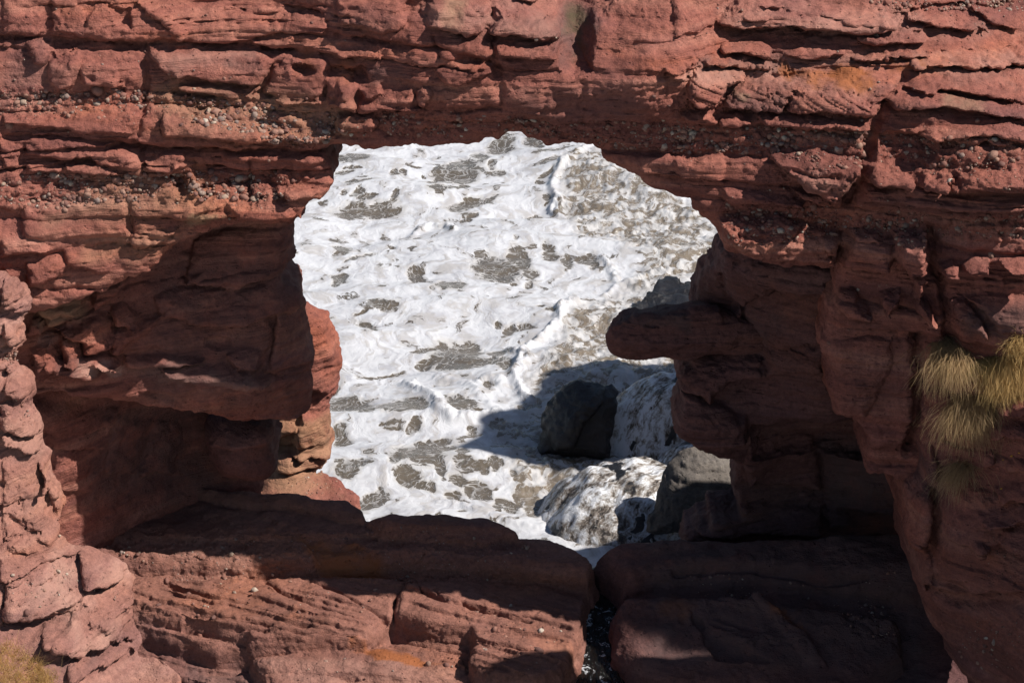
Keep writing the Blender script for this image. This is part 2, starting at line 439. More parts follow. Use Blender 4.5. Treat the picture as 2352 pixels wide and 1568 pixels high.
def rock_material(name, c_dark, c_mid, c_light, lam=1.0, rot=(0, .04, 0), wet=0.0):
    t = NT(name); pos = t.n('NewGeometry').outputs['Position']
    big = t.noise(pos, .55, 3, .6).outputs[0]
    beds = t.noise(t.map(pos, (.22, .22, 2.6), rot=rot), 1.0, 5, .62, .4).outputs[0]
    fine = t.noise(t.map(pos, (1.6, 1.6, 22), rot=rot), 1.0, 4, .65, .3).outputs[0]
    grain = t.noise(pos, 46, 3, .7).outputs[0]
    mid = t.noise(pos, 5.5, 5, .62).outputs[0]
    col = t.ramp(beds, [(.28, c_dark), (.5, c_mid), (.72, c_light)])
    col = t.mix(t.rng(big, .35, .7, 0, .5), col, c_mid)
    hue = t.noise(t.map(pos, (.35, .35, 1.1), rot=rot), 1.0, 4, .6, .5).outputs[0]
    col = t.mix(1.0, col, t.ramp(hue, [(.30, (.78, .80, .90)), (.47, (1, 1, 1)), (.56, (1.0, .98, .95)), (.70, (1.18, 1.06, .88))]), 'MULTIPLY')
    mot = t.noise(pos, 13, 5, .7).outputs[0]
    col = t.mix(.8, col, t.ramp(mot, [(.30, (.66, .64, .66)), (.5, (1, 1, 1)), (.68, (1.25, 1.22, 1.18))]), 'MULTIPLY')
    col = t.mix(t.rng(mid, .45, .75, 0, .5), col, c_dark)
    col = t.mix(t.rng(fine, .55, .75, 0, .22), col, c_light)
    col = t.mix(.55, col, t.ramp(grain, [(.25, (.45, .42, .42)), (.5, (1, 1, 1)), (.8, (1.5, 1.45, 1.4))]), 'MULTIPLY')
    # mineral flecks and small grit
    vo = t.n('TexVoronoi'); vo.inputs['Scale'].default_value = 15; t.l(pos, vo.inputs['Vector'])
    cong = t.attr('cong')
    sp = t.math('MULTIPLY', t.rng(vo.outputs['Distance'], .30, .16), t.rng(t.n('SeparateColor').outputs[0], 0, 1))
    sc = t.n('SeparateColor'); t.l(vo.outputs['Color'], sc.inputs[0])
    sp = t.math('MULTIPLY', t.rng(vo.outputs['Distance'], .30, .18), t.math('GREATER_THAN', sc.outputs[0], .55))
    spk = t.math('MULTIPLY', sp, cong, clamp=True)
    gritcol = t.ramp(sc.outputs[1], [(0, (.10, .06, .055)), (.35, (.30, .15, .11)), (.7, (.36, .24, .18)), (1, (.5, .42, .36))])
    col = t.mix(t.math('MULTIPLY', spk, .8), col, gritcol)
    n2 = t.noise(pos, 2.2, 5, .65).outputs[0]
    def over(c, a, k, hue):
        m = t.math('MULTIPLY', t.attr(a), t.rng(n2, .30, .55, .35, 1), clamp=True)
        return t.mix(t.math('MULTIPLY', m, k), c, hue)
    col = over(col, 'pale', .75, (.46, .26, .20)); col = over(col, 'ochre', .75, (.38, .25, .14))
    col = over(col, 'stain_shade', .8, (.085, .06, .058)); col = over(col, 'orange', .85, (.30, .095, .03))  # the dark tint holds rock stains and painted shade alike
    col = over(col, 'moss', .7, (.06, .065, .02))
    t.l(col, t.b.inputs['Base Color'])
    t.b.inputs['Roughness'].default_value = .88-.5*wet; t.b.inputs['Specular IOR Level'].default_value = .2+.3*wet
    pit = t.n('TexVoronoi'); pit.inputs['Scale'].default_value = 9; t.l(t.map(pos, (1, 1, 1.5)), pit.inputs['Vector'])
    ps = t.n('SeparateColor'); t.l(pit.outputs['Color'], ps.inputs[0])
    pits = t.math('MULTIPLY', t.rng(pit.outputs['Distance'], .26, .08), t.math('GREATER_THAN', ps.outputs[1], .78))
    lm = t.rng(t.noise(pos, 1.1, 3, .6).outputs[0], .38, .62, .15, 1)
    lm2 = t.rng(t.noise(pos, .9, 3, .6).outputs[0], .40, .60, .3, 1)
    h = t.math('MULTIPLY', t.math('MULTIPLY', fine, lm), .75*lam)
    h = t.math('ADD', h, t.math('MULTIPLY', t.math('MULTIPLY', mid, lm2), .9))
    h = t.math('ADD', h, t.math('MULTIPLY', grain, .22))
    h = t.math('SUBTRACT', h, t.math('MULTIPLY', pits, .35))
    h = t.math('ADD', h, t.math('MULTIPLY', spk, .5))
    t.l(t.bump(t.math('ADD', h, t.math('MULTIPLY', t.math('MULTIPLY', mot, lm2), .5)), 1.0, .075), t.b.inputs['Normal'])
    return t.m

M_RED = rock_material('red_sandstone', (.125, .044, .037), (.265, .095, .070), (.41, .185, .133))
M_DEEP = rock_material('shade_dark_sandstone', (.085, .037, .034), (.135, .060, .053), (.20, .098, .085), .8)  # red sandstone darkened to deepen the shade, and for wet stained rock
M_FLOOR = rock_material('shelf_sandstone', (.15, .068, .052), (.25, .112, .083), (.36, .18, .135), .5)
M_NEAR = rock_material('pale_sandstone', (.18, .08, .064), (.30, .14, .108), (.42, .235, .185), .9)
M_BACK = rock_material('ochre_sandstone', (.21, .10, .062), (.32, .16, .10), (.39, .24, .15), .8)

# ================================================================= the arch wall
arch = empty('rock_arch', (0, 0, -4.8))
tag(arch, 'natural arch of layered red sandstone standing around the opening to the white sea', 'rock arch')

W = Relief('y', [(-300, -150, -.3), (-300, 600, -2.4), (0, 0, -.2), (0, 300, -.95), (0, 500, -1.45), (0, 720, -1.5), (300, 150, -.35), (300, 600, -1.15), (600, 0, .45), (600, 300, -.45),
   (700, 460, -.9), (1000, 0, -.05), (1000, 160, -.78), (1000, 320, -.75), (1150, 120, -.65), (1300, 30, .3), (1300, 130, -.55), (1300, 300, -.5), (1450, 60, .0), (1500, 130, -.6), (1500, 320, -.5), (1560, 420, -.6),
   (1650, 520, -.8), (1700, 0, 1.1), (1700, 150, .2), (1900, 300, -.75), (2352, 0, 2.4), (2352, 150, .9), (2352, 330, -1.15), (2352, 560, -1.5),
   (1920, 600, -.75), (2000, 900, -.95), (2200, 900, -1.65), (2352, 900, -2.1), (2060, 1090, -1.0), (2700, 0, 2.6), (2700, 900, -3.0)], res=.028)
W.hs = {1: .62, 4: .7, 2: .72, 3: .9, 6: 1.2}
opening = V(2, [(250,1000),(400,985),(480,990),(530,975),(600,990),(700,985),(750,995),(800,980),(850,992),(960,985),(1000,940),(1040,930),(1080,945),(1130,910),(1200,903),(1250,905),(1290,935),(1370,960),(1390,975),(1410,1000),(1450,985),(1650,990),(1720,990),(1780,1020),(1810,1070),(1900,1130),(2010,1190),(2130,1280)])
wall_out = np.concatenate([[(-420, -110), (2700, -110), (2800, 960), (2300, 960)], V(9, [(1640,240),(1500,190),(1310,150),(1290,0)]),
   V(6, [(1290,1430),(1250,1320),(1080,1290),(1070,1150),(1060,1060),(1030,930),(1010,800),(1020,680),(1010,620),(1030,530),(1090,460),(1095,330),(900,300),(730,280),(520,240),(360,170),(300,90)]),
   V(3, [(300,1540),(260,1500),(200,1450),(125,1400),(115,1340),(60,1355)]), opening[::-1],
   V(1, [(2270,990),(2170,1010),(2200,1080),(2220,1150),(2235,1230),(2210,1290),(2150,1345),(2100,1350),(2050,1440),(2030,1490),(2000,1480),(1960,1512)]),
   V(4, [(1500,0),(1290,100),(1150,190),(980,330),(600,470),(300,560),(0,600),(-1200,700)])])
W.grid(wall_out)
ft = W.feat
B_ = 'rock_block'
# left part of the wall
ft(1, [(0,0),(330,0),(300,100),(240,250),(160,255),(100,240),(0,270)], .2, .25, B_)
ft(1, [(340,0),(900,0),(950,20),(1180,130),(1270,190),(1240,280),(900,305),(590,280),(340,230)], .26, .22, B_)
ft(1, [(720,40),(880,50),(900,200),(800,170)], -.3, .2)
ft(1, [(540,60),(640,30),(600,180),(560,200)], -.15, .15)
ft(1, [(920,20),(1480,60),(1700,120),(1900,130),(2170,130),(2200,200),(2150,240),(1900,235),(1700,270),(1500,325),(1200,270)], .28, .16, B_)
ft(1, [(1190,130),(1230,120),(1350,150),(1200,165)], -.16, .08)
ft(1, [(1470,60),(1560,55),(1650,75),(1640,105),(1480,95)], -.2, .1)
ft(1, [(1640,60),(1780,50),(1880,90),(1780,110),(1650,105)], .15, .1, B_)
ft(1, [(1890,40),(2100,50),(2180,110),(2352,90),(2352,130),(1950,110)], -.25, .15)
ft(1, [(1690,290),(1880,260),(1975,260),(1960,310),(1840,350),(1690,310)], .25, .1, B_)
ft(1, [(150,290),(330,275),(340,340),(300,440),(220,445),(180,350)], .28, .14, B_)
ft(1, [(350,345),(500,325),(515,345),(370,395)], .22, .1, B_)
ft(1, [(0,270),(70,280),(60,330),(0,335)], .2, .1, B_)
ft(1, [(320,430),(380,400),(520,350),(530,400),(500,590),(400,610),(320,560)], .28, .14, B_, tilt=(.1, 0))
ft(1, [(540,470),(590,430),(780,410),(800,500),(830,610),(600,610),(540,580)], .26, .14, B_)
ft(1, [(595,500),(640,490),(650,530),(600,530)], -.12, .06)
ft(1, [(960,335),(1100,325),(1520,360),(1600,345),(1740,340),(1760,380),(1830,440),(1810,490),(1750,610),(1600,600),(1250,540),(1190,580),(1110,520),(1040,460),(1000,400)], .42, .15, B_, up=1.0)
ft(1, [(1480,400),(1560,360),(1720,335),(1740,400),(1810,490),(1700,480),(1500,430)], -.06, .05)
ft(1, [(1110,600),(1250,580),(1600,605),(1760,610),(1700,680),(1500,680),(1250,640)], .3, .12, B_)
ft(1, [(1820,480),(1980,370),(2130,390),(2200,470),(2180,600),(2150,700),(1900,720),(1740,650)], .32, .18, B_)
ft(1, [(1960,430),(2050,420),(2110,470),(2050,510),(1970,480)], -.4, .15)
ft(1, [(2190,470),(2300,440),(2352,460),(2352,520),(2230,510)], -.2, .12)
ft(1, [(2190,545),(2352,545),(2400,740),(2200,720)], .3, .15, B_)
ft(1, [(2050,260),(2230,290),(2352,390),(2352,410),(2000,330)], .22, .12, B_)
ft(1, [(0,780),(100,775),(330,800),(420,820),(560,800),(760,800),(900,870),(920,920),(750,915),(420,870),(260,860),(100,855),(0,840)], .3, .14, B_)
ft(1, [(1100,780),(1250,770),(1400,790),(1600,850),(1900,880),(2200,900),(2260,940),(2100,985),(1700,960),(1300,930),(1080,930),(1090,830)], .4, .16, B_)
ft(1, [(0,890),(700,930),(1500,980),(2170,1000),(2190,1060),(1300,1060),(1230,1040),(840,1030),(700,960),(400,930),(0,940)], -.22, .14)
ft(1, [(160,990),(300,955),(500,960),(700,985),(840,1030),(1000,1090),(950,1150),(700,1120),(420,1100),(300,1070),(150,1060)], .34, .14, B_)
ft(1, [(960,1090),(1170,1040),(1230,1045),(1240,1080),(1160,1160),(960,1160)], .34, .1, B_)
ft(1, [(1170,1100),(1250,1095),(1255,1140),(1170,1140)], .3, .08, B_)
ft(1, [(0,980),(140,1000),(130,1060),(0,1060)], .24, .1, B_); ft(1, [(0,1070),(120,1070),(110,1150),(0,1150)], .24, .1, B_)
ft(1, [(160,1110),(330,1115),(420,1130),(410,1180),(150,1170)], .26, .1, B_)
ft(1, [(410,1105),(600,1130),(780,1170),(800,1190),(600,1185),(420,1150)], .28, .1, B_)
ft(1, [(1250,1060),(1700,1050),(2200,1090),(2240,1230),(1900,1160),(1700,1330),(1340,1320)], -.18, .15)
ft(1, [(1150,1190),(1230,1170),(1270,1230),(1240,1300),(1160,1270)], -.3, .12)
ft(1, [(1270,1190),(1310,1165),(1340,1220),(1310,1320),(1270,1320)], .2, .1)
ft(1, [(1850,1160),(1910,1165),(1980,1230),(2000,1320),(1940,1360),(1850,1300)], .26, .12, B_)
ft(1, [(1690,1220),(1780,1200),(1800,1300),(1700,1330)], .15, .1)
ft(1, [(1900,1290),(2080,1280),(2150,1290),(2100,1345),(1980,1340)], .18, .1)
ft(1, [(-300,1370),(150,1390),(160,1562),(-300,1600)], -.18, .15)
ft(1, [(165,1400),(600,1360),(870,1330),(880,1600),(165,1600)], .17, .2, B_)
ft(1, [(890,1400),(1250,1380),(1500,1370),(1270,1480),(1200,1600),(890,1600)], .14, .2, B_)
ft(1, [(1270,1480),(1400,1420),(1520,1450),(1400,1480)], .2, .06)
ft(1, [(1530,1380),(1800,1330),(1960,1400),(1990,1480),(1800,1500),(1600,1490)], .25, .18, B_)
ft(4, [(0,90),(240,100),(350,170),(320,220),(230,210),(0,220)], .24, .14, B_)
ft(4, [(430,180),(560,160),(700,200),(760,190),(720,330),(640,340),(440,270)], .2, .16, B_)
ft(4, [(170,270),(370,220),(430,290),(400,350),(300,410),(170,430)], .3, .16, B_)
ft(4, [(10,290),(100,300),(170,310),(160,400),(50,380)], .18, .12, B_)
ft(4, [(880,90),(1000,60),(1220,20),(1120,120),(990,170),(880,170)], .16, .1, B_)
# lintel
ft(2, [(0,0),(420,0),(440,110),(460,170),(400,215),(280,240),(130,200),(0,180)], .28, .2, B_)
ft(2, [(420,0),(620,0),(600,60),(580,110),(470,120)], -.2, .15)
ft(2, [(590,100),(640,0),(940,0),(1050,40),(1030,170),(980,230),(850,260),(720,230),(600,200)], .42, .25, B_)
ft(2, [(1055,50),(1110,30),(1330,60),(1470,120),(1525,210),(1500,300),(1420,310),(1250,290),(1100,260),(1015,250),(1040,170)], .55, .25, B_)
ft(2, [(1060,0),(1360,0),(1370,40),(1250,30),(1100,15)], .5, .15, B_)
ft(2, [(0,340),(60,345),(230,355),(290,410),(200,410),(0,400)], .24, .1, B_)
ft(2, [(660,380),(860,300),(940,290),(1000,320),(1060,370),(1030,430),(880,420),(700,400)], .22, .12, B_)
ft(2, [(1070,330),(1300,320),(1480,315),(1470,410),(1300,420),(1080,390)], .32, .12, B_)
ft(2, [(660,500),(800,450),(960,440),(1040,470),(1060,500),(980,550),(800,600),(690,560)], .26, .12, B_)
ft(2, [(40,480),(100,440),(200,450),(210,560),(90,570)], -.3, .15)
ft(2, [(0,545),(130,590),(120,760),(0,700)], .26, .1, B_); ft(2, [(130,600),(280,580),(300,640),(180,680)], .22, .1, B_)
ft(2, [(140,690),(300,620),(500,620),(530,740),(580,770),(400,780),(140,770)], .3, .14, B_)
ft(2, [(530,640),(600,630),(630,660),(600,740),(540,720)], .22, .1)
ft(2, [(0,800),(230,790),(260,850),(220,900),(0,910)], .3, .12)
ft(2, [(1480,-300),(1900,-300),(1880,0),(1750,100),(1710,480),(1600,530),(1500,470),(1490,200)], -1.0, .5)
ft(2, [(1890,0),(2352,0),(2352,260),(2000,280),(1900,340),(1750,330),(1750,120)], .15, .3, B_)
ft(2, [(2200,470),(2352,440),(2352,570),(2250,540)], .25, .1, B_)
ft(2, [(700,640),(1050,600),(1110,650),(1110,720),(900,760),(700,740)], .1, .15)
ft(2, [(1120,560),(1400,580),(1480,700),(1400,800),(1120,760)], .12, .2)
# right part
ft(3, [(0,0),(330,80),(300,130),(180,240),(60,240),(0,260)], .22, .18, B_)
ft(3, [(300,180),(370,100),(440,10),(600,0),(900,50),(1300,100),(1570,150),(1560,200),(1500,240),(1300,260),(1130,260),(1030,235),(700,210),(500,220),(380,210)], .55, .2, B_, up=1.2)
ft(3, [(440,10),(700,0),(1000,60),(1500,100),(1560,150),(1400,160),(1000,100),(800,60)], .18, .1)
ft(3, [(440,65),(600,62),(620,90),(480,95)], .12, .05, B_)
ft(3, [(750,160),(860,160),(850,200),(760,195)], -.15, .08)
ft(3, [(1575,100),(1900,150),(2130,200),(2140,260),(1900,220),(1720,190),(1575,180)], .42, .14, B_)
ft(3, [(1260,240),(1500,250),(1680,190),(1720,260),(1730,320),(1400,320),(1230,300)], .32, .12, B_)
ft(3, [(2000,60),(2352,150),(2352,230),(2150,190)], .32, .14, B_)
ft(3, [(320,330),(560,300),(640,330),(690,400),(660,425),(560,390),(320,370)], .4, .14, B_)
ft(3, [(720,380),(900,340),(1150,340),(1170,380),(900,410)], .24, .08, B_); ft(3, [(1200,380),(1430,390),(1430,430),(1200,420)], .22, .06, B_); ft(3, [(1430,370),(1750,370),(1740,410),(1430,410)], .22, .06, B_)
ft(3, [(130,450),(280,385),(560,420),(640,450),(650,490),(450,480),(250,460)], .28, .1, B_)
ft(3, [(600,500),(1100,450),(1700,440),(1600,540),(1000,545),(650,540)], -.12, .2)
ft(3, [(150,500),(300,480),(480,510),(500,560),(400,610),(340,690),(300,750),(150,750),(80,690),(110,590)], .45, .14, B_)
ft(3, [(405,605),(505,565),(800,560),(840,600),(790,660),(730,780),(560,770),(345,745),(350,690)], .34, .1, B_)
ft(3, [(850,580),(1000,560),(1400,545),(1550,570),(1480,640),(1400,700),(1370,790),(1100,790),(760,780),(800,680)], .4, .12, B_)
ft(3, [(1620,440),(1900,420),(2352,370),(2500,370),(2500,480),(1900,485),(1620,490)], .5, .16, B_)
ft(3, [(1570,585),(2000,540),(2352,500),(2500,500),(2500,720),(2100,680),(1800,620),(1510,640)], .4, .15, B_)
ft(3, [(1430,700),(1500,650),(1700,640),(2050,690),(2352,740),(2500,750),(2500,840),(2100,790),(1800,740),(1500,750)], .45, .1, B_)
W.crack(3, [(1560,560),(1410,690),(1340,900),(1280,1140),(1180,1360)], .3, .09)
ft(3, [(60,800),(200,780),(300,800),(295,860),(100,860)], .24, .1, B_); ft(3, [(310,820),(430,780),(550,830),(540,870),(320,870)], .28, .1, B_)
ft(3, [(560,800),(800,800),(1100,820),(1340,830),(1350,900),(1100,890),(800,890),(600,860)], .3, .1, B_)
ft(3, [(1380,900),(1700,880),(1800,1000),(1700,1180),(1380,1130)], -.25, .2)
ft(3, [(1680,940),(1800,920),(2050,880),(2352,870),(2500,870),(2500,960),(2150,920),(2000,930),(1760,960)], .34, .12, B_)
ft(3, [(2030,960),(2100,930),(2150,960),(2140,1010),(2040,1000)], -.2, .08)
ft(3, [(650,1110),(800,1070),(1000,1070),(1270,1150),(1285,1180),(1160,1350),(1080,1370),(900,1300),(800,1200)], .55, .16, B_)
ft(3, [(810,1310),(1090,1305),(1090,1370),(950,1385)], .3, .08, B_)
ft(3, [(1290,1160),(1360,1150),(1620,1230),(1630,1290),(1400,1280),(1280,1230)], .45, .12, B_)
ft(3, [(1690,1200),(1920,1220),(1850,1310),(1690,1290)], .45, .12, B_)
ft(3, [(1860,1290),(2000,1200),(2352,1180),(2500,1180),(2500,1300),(2200,1330),(1900,1320)], .45, .12, B_)
ft(3, [(1280,1280),(1640,1295),(1850,1330),(2200,1335),(2500,1330),(2500,1400),(1900,1440),(1300,1380)], .25, .12, B_)
ft(3, [(340,1280),(520,1290),(900,1380),(890,1430),(500,1380),(340,1370)], .22, .12, B_)
ft(3, [(0,1060),(340,1060),(340,1250),(0,1200)], .12, .2, B_)
ft(6, [(300,10),(700,0),(1000,80),(1130,110),(1110,330),(900,300),(520,240),(360,170)], .4, .25, B_)
ft(6, [(1000,90),(1130,110),(1140,150),(1070,190),(1020,150)], .12, .06)
ft(6, [(1150,150),(1220,90),(1400,110),(1490,170),(1500,260),(1490,360),(1380,350),(1130,340)], .4, .14, B_)
ft(6, [(1500,130),(1600,120),(1730,150),(1730,270),(1730,370),(1600,380),(1540,330),(1510,200)], .58, .16, B_)
ft(6, [(1620,385),(1730,380),(1690,530),(1620,560)], .4, .12, B_)
ft(6, [(1020,520),(1060,500),(1240,510),(1260,560),(1370,640),(1340,680),(1200,640),(1080,570)], .36, .14, B_)
ft(6, [(1400,520),(1540,510),(1540,560),(1490,620),(1440,700),(1410,600)], .4, .14, B_)
ft(6, [(1640,560),(1700,540),(1760,600),(1800,720),(1740,730),(1660,640)], .45, .14, B_)
ft(6, [(1790,310),(1900,290),(1940,330),(1930,380),(1810,370)], .4, .1, B_); ft(6, [(1960,320),(2050,280),(2160,270),(2140,350),(1980,350)], .4, .1, B_); ft(6, [(2190,280),(2500,280),(2500,380),(2250,370)], .4, .1, B_)
ft(6, [(1850,540),(1960,520),(2120,670),(2120,790),(2000,720),(1880,620)], .2, .12, B_)
ft(6, [(1970,500),(2100,490),(2352,500),(2500,500),(2500,740),(2200,760),(2130,680),(2040,560)], .16, .12, B_)
ft(6, [(1050,860),(1080,800),(1480,780),(1480,1000),(1300,1300),(1080,1290),(1070,1100)], .15, .25)
W.crack(6, [(1180,60),(1120,200),(1100,330)], .25, .06); W.crack(6, [(1740,60),(1750,300),(1800,400),(1850,700),(1880,800)], .3, .08)
W.crack(6, [(1650,780),(1670,1000),(1660,1250),(1600,1500)], .4, .12)
W.crack(1, [(960,330),(990,520),(930,900)], .1, .04); W.crack(1, [(780,410),(820,610)], .1, .03); W.crack(1, [(1820,440),(1800,540),(1740,660)], .1, .03)
W.crack(1, [(910,950),(950,1010),(960,1150)], .12, .04); W.crack(1, [(1680,1060),(1680,1330)], .12, .05); W.crack(1, [(1240,1150),(1500,1150),(1900,1165)], .08, .03)
W.crack(2, [(650,260),(690,380)], .1, .03); W.crack(2, [(1110,560),(1110,760)], .03, .03); W.crack(2, [(1040,260),(1040,420),(1080,520)], .12, .04)
W.crack(1, [(0,270),(590,290),(940,310),(1500,330),(1990,350)], .16, .05); W.crack(2, [(0,240),(300,290),(700,340),(1000,420)], .16, .05)
W.crack(1, [(860,1330),(880,1562)], .1, .04); W.crack(2, [(1400,620),(1380,820)], .04, .04); W.crack(2, [(1650,560),(1640,840)], .05, .06)
cong_polys = [(1, [(-100,610),(500,610),(900,620),(1500,680),(2100,750),(2400,790),(2400,900),(1900,880),(1400,790),(1000,780),(400,790),(-100,770)]),
   (1, [(1150,760),(1500,760),(2100,820),(2260,860),(2200,960),(1900,940),(1500,850)]),
   (1, [(-100,1170),(500,1190),(1000,1160),(1300,1180),(1700,1190),(1950,1230),(1900,1340),(1300,1330),(800,1350),(300,1400),(-100,1350)]),
   (2, [(0,780),(600,770),(1100,790),(1700,830),(2352,800),(2352,1060),(1900,1020),(1600,960),(1100,900),(600,940),(0,900)]),
   (3, [(-100,870),(500,870),(900,880),(1320,880),(1280,1120),(900,1050),(400,1050),(-100,1040)]),
   (3, [(1380,900),(2000,900),(2500,860),(2500,1180),(1900,1200),(1380,1130)]),
   (3, [(350,1370),(900,1420),(1500,1430),(2500,1420),(2500,1600),(350,1600)]),
   (3, [(1300,0),(2500,0),(2500,110),(1900,80),(1400,70)])]
for k, p in cong_polys: W.paint('cong', k, p, 1, .12)
W.paint('thin', 1, [(900,0),(2352,0),(2352,260),(1500,330),(1200,260)], .5)
W.paint('thin', 1, [(150,950),(1250,1040),(1250,1180),(150,1180)], .6)
W.paint('thin', 3, [(400,0),(1500,50),(2140,200),(1700,320),(1000,260),(400,200)], .7)
W.paint('thin', 3, [(100,380),(1750,340),(2352,250),(2352,370),(1700,430),(700,490)], .9)
W.paint('thin', 3, [(80,500),(820,560),(1500,550),(1370,790),(80,760)], 1.1); W.paint('dip', 3, [(80,480),(820,540),(1550,540),(1370,800),(80,760)], 1)
W.paint('thin', 3, [(1280,1150),(2400,1180),(2400,1420),(1280,1380)], .5); W.paint('thin', 3, [(700,1080),(1280,1150),(1100,1400),(800,1350)], .6); W.paint('dip', 3, [(650,1080),(1280,1150),(1100,1400),(800,1350)], 1)
W.paint('thin', 6, [(1000,90),(1500,110),(1750,130),(1750,400),(1350,370),(1000,300)], .7); W.paint('thin', 6, [(1780,280),(2500,270),(2500,400),(1780,400)], 1)
W.paint('thin', 4, [(880,60),(1250,0),(1100,180),(880,200)], .7)
W.paint('smooth', 2, [(1100,560),(1900,560),(1900,850),(1100,800)], .8); W.paint('smooth', 6, [(1000,700),(1700,760),(1650,1500),(1000,1300)], .7)
W.paint('orange', 3, [(750,500),(1100,455),(1700,430),(1640,470),(1450,530),(1000,540)], 1, .06); W.paint('orange', 1, [(2050,380),(2352,420),(2352,520),(2000,500)], .4)
W.paint('pale', 3, [(0,520),(250,440),(700,500),(1500,540),(1000,560),(300,500)], .6); W.paint('ochre', 2, [(740,20),(860,30),(850,150),(760,130)], .6)
W.paint('stain_shade', 3, [(200,390),(1700,380),(1700,440),(700,490),(250,470)], .5); W.paint('stain_shade', 3, [(350,600),(800,560),(780,780),(560,760),(340,700)], .6); W.paint('stain_shade', 6, [(1850,520),(2500,490),(2500,760),(2000,760),(1900,650)], .75)
W.paint('stain_shade', 3, [(1430,640),(2100,690),(2352,760),(1800,760),(1430,750)], .5); W.paint('stain_shade', 2, [(1500,100),(1720,120),(1690,480),(1480,440)], .8); W.paint('moss', 2, [(1560,140),(1640,150),(1690,400),(1620,480),(1580,300)], .8)
W.paint('stain_shade', 2, [(40,60),(250,60),(400,150),(200,240),(40,150)], .35); W.paint('stain_shade', 2, [(200,450),(440,440),(440,520),(210,560)], .6); W.paint('stain_shade', 1, [(1480,400),(1560,360),(1720,335),(1740,400),(1810,490),(1700,480),(1500,430)], .35, .04, .03)
W.paint('stain_shade', 6, [(1400,560),(1700,480),(1500,800),(1200,700),(1050,560)], .25); W.paint('ochre', 3, [(420,600),(540,610),(520,650),(430,640)], .6, .04); W.paint('ochre', 1, [(1300,1440),(1520,1430),(1500,1480),(1250,1490)], .7, .06)
W.paint('ochre', 3, [(1750,640),(2000,650),(2050,700),(1800,690)], .5, .1)
W.paint('ochre', 1, [(1200,740),(1500,760),(2100,840),(2000,930),(1400,860)], .3)
W.paint('ochre', 1, [(1000,570),(1800,590),(2352,690),(2352,900),(1700,860),(1100,790)], .42, .3); W.paint('ochre', 1, [(600,1200),(1300,1180),(1500,1400),(900,1480),(300,1500)], .32, .3); W.paint('ochre', 4, [(600,60),(1250,0),(1000,250),(560,230)], .3, .2)
W.paint('pale', 1, [(980,330),(1700,345),(1500,420),(1040,430)], .45, .15); W.paint('pale', 3, [(330,60),(1500,110),(2130,210),(1500,220),(400,190)], .5, .2); W.paint('pale', 3, [(1600,390),(2400,360),(2400,470),(1650,470)], .5, .15); W.paint('pale', 3, [(700,1090),(1260,1160),(1150,1290),(850,1220)], .4, .15); W.paint('pale', 2, [(600,20),(1040,40),(1480,120),(1500,260),(1000,230),(640,180)], .45, .2)
W.paint('stain_shade', 1, [(0,270),(330,260),(320,600),(0,620)], .35, .25); W.paint('stain_shade', 3, [(1400,1240),(2400,1260),(2400,1500),(1300,1450)], .3, .3); W.paint('stain_shade', 2, [(1200,600),(2000,600),(2000,860),(1200,820)], .4, .3); W.paint('stain_shade', 6, [(1050,760),(1650,760),(1650,1300),(1200,1250)], .3, .3)
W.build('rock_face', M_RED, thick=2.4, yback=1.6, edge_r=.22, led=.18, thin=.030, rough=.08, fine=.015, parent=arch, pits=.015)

# ---------------------------------------------------------------- left inner pier
L = Relief('y', [(-200, 560, -1.2), (60, 700, -.9), (100, 900, -.8), (250, 800, -.25), (250, 950, -.25), (420, 700, .5), (420, 900, .3), (500, 560, .9), (640, 540, 1.0), (670, 600, 1.3),
    (600, 720, .95), (600, 860, .75), (710, 800, 1.6), (714, 950, 1.6), (520, 960, .8), (350, 935, .25)])
L.grid(np.concatenate([[(-250, 480), (300, 480), (540, 470), (690, 470)], V(4, [(1970,0),(1960,60),(1970,110),(1985,230),(1910,310),(1900,370),(2000,430),(2050,590),(2080,800),(2110,960),(2085,1010),(2095,1100),(2070,1290),(1950,1320),(1700,1310),(1480,1300),(1000,1230),(700,1180),(300,1130),(60,1120),(-700,1100)])]))
ft = L.feat
ft(4, [(1290,140),(1500,60),(1960,60),(1985,230),(1900,320),(1750,400),(1600,470),(1350,440),(1220,430)], .35, .3, B_)
ft(4, [(1000,500),(1230,430),(1700,450),(1830,400),(1900,370),(2000,430),(2050,590),(1840,630),(1640,700),(1350,700),(1080,640)], .25, .3, B_)
ft(4, [(1840,610),(2045,600),(2115,960),(1800,1000),(1830,800)], .2, .2, B_)
ft(4, [(1080,990),(1480,970),(1600,1020),(1820,1040),(1825,1090),(1750,1120),(1400,1110),(1100,1060)], .24, .12, 'rock_ledge')
ft(4, [(820,910),(1100,900),(1380,940),(1200,980),(850,980)], .25, .1, 'rock_ledge')
ft(4, [(1500,900),(1640,850),(1740,880),(1740,1000),(1600,1000)], .22, .15, B_)
ft(4, [(900,1120),(1800,1110),(2095,1010),(2095,1100),(2070,1290),(1950,1320),(1700,1300),(1200,1240)], -.1, .2)
ft(4, [(1360,740),(1540,770),(1560,830),(1440,870),(1370,810)], -.12, .12)
ft(4, [(190,490),(570,490),(560,620),(300,720),(230,560)], .3, .14, B_)
ft(4, [(600,480),(600,400),(840,345),(850,420),(780,490),(640,600),(590,560)], .34, .14, B_)
ft(4, [(330,760),(620,605),(740,680),(740,840),(640,900),(540,900),(540,820)], .4, .16, B_)
ft(4, [(730,580),(800,565),(930,640),(920,720),(760,690)], .32, .12, B_)
ft(4, [(760,720),(920,680),(1070,640),(800,890),(740,880)], .25, .14, B_)
ft(4, [(400,790),(500,790),(540,870),(530,960),(400,960)], .32, .14, B_)
ft(4, [(170,870),(330,800),(390,900),(290,1080),(240,1080)], .24, .15, B_)
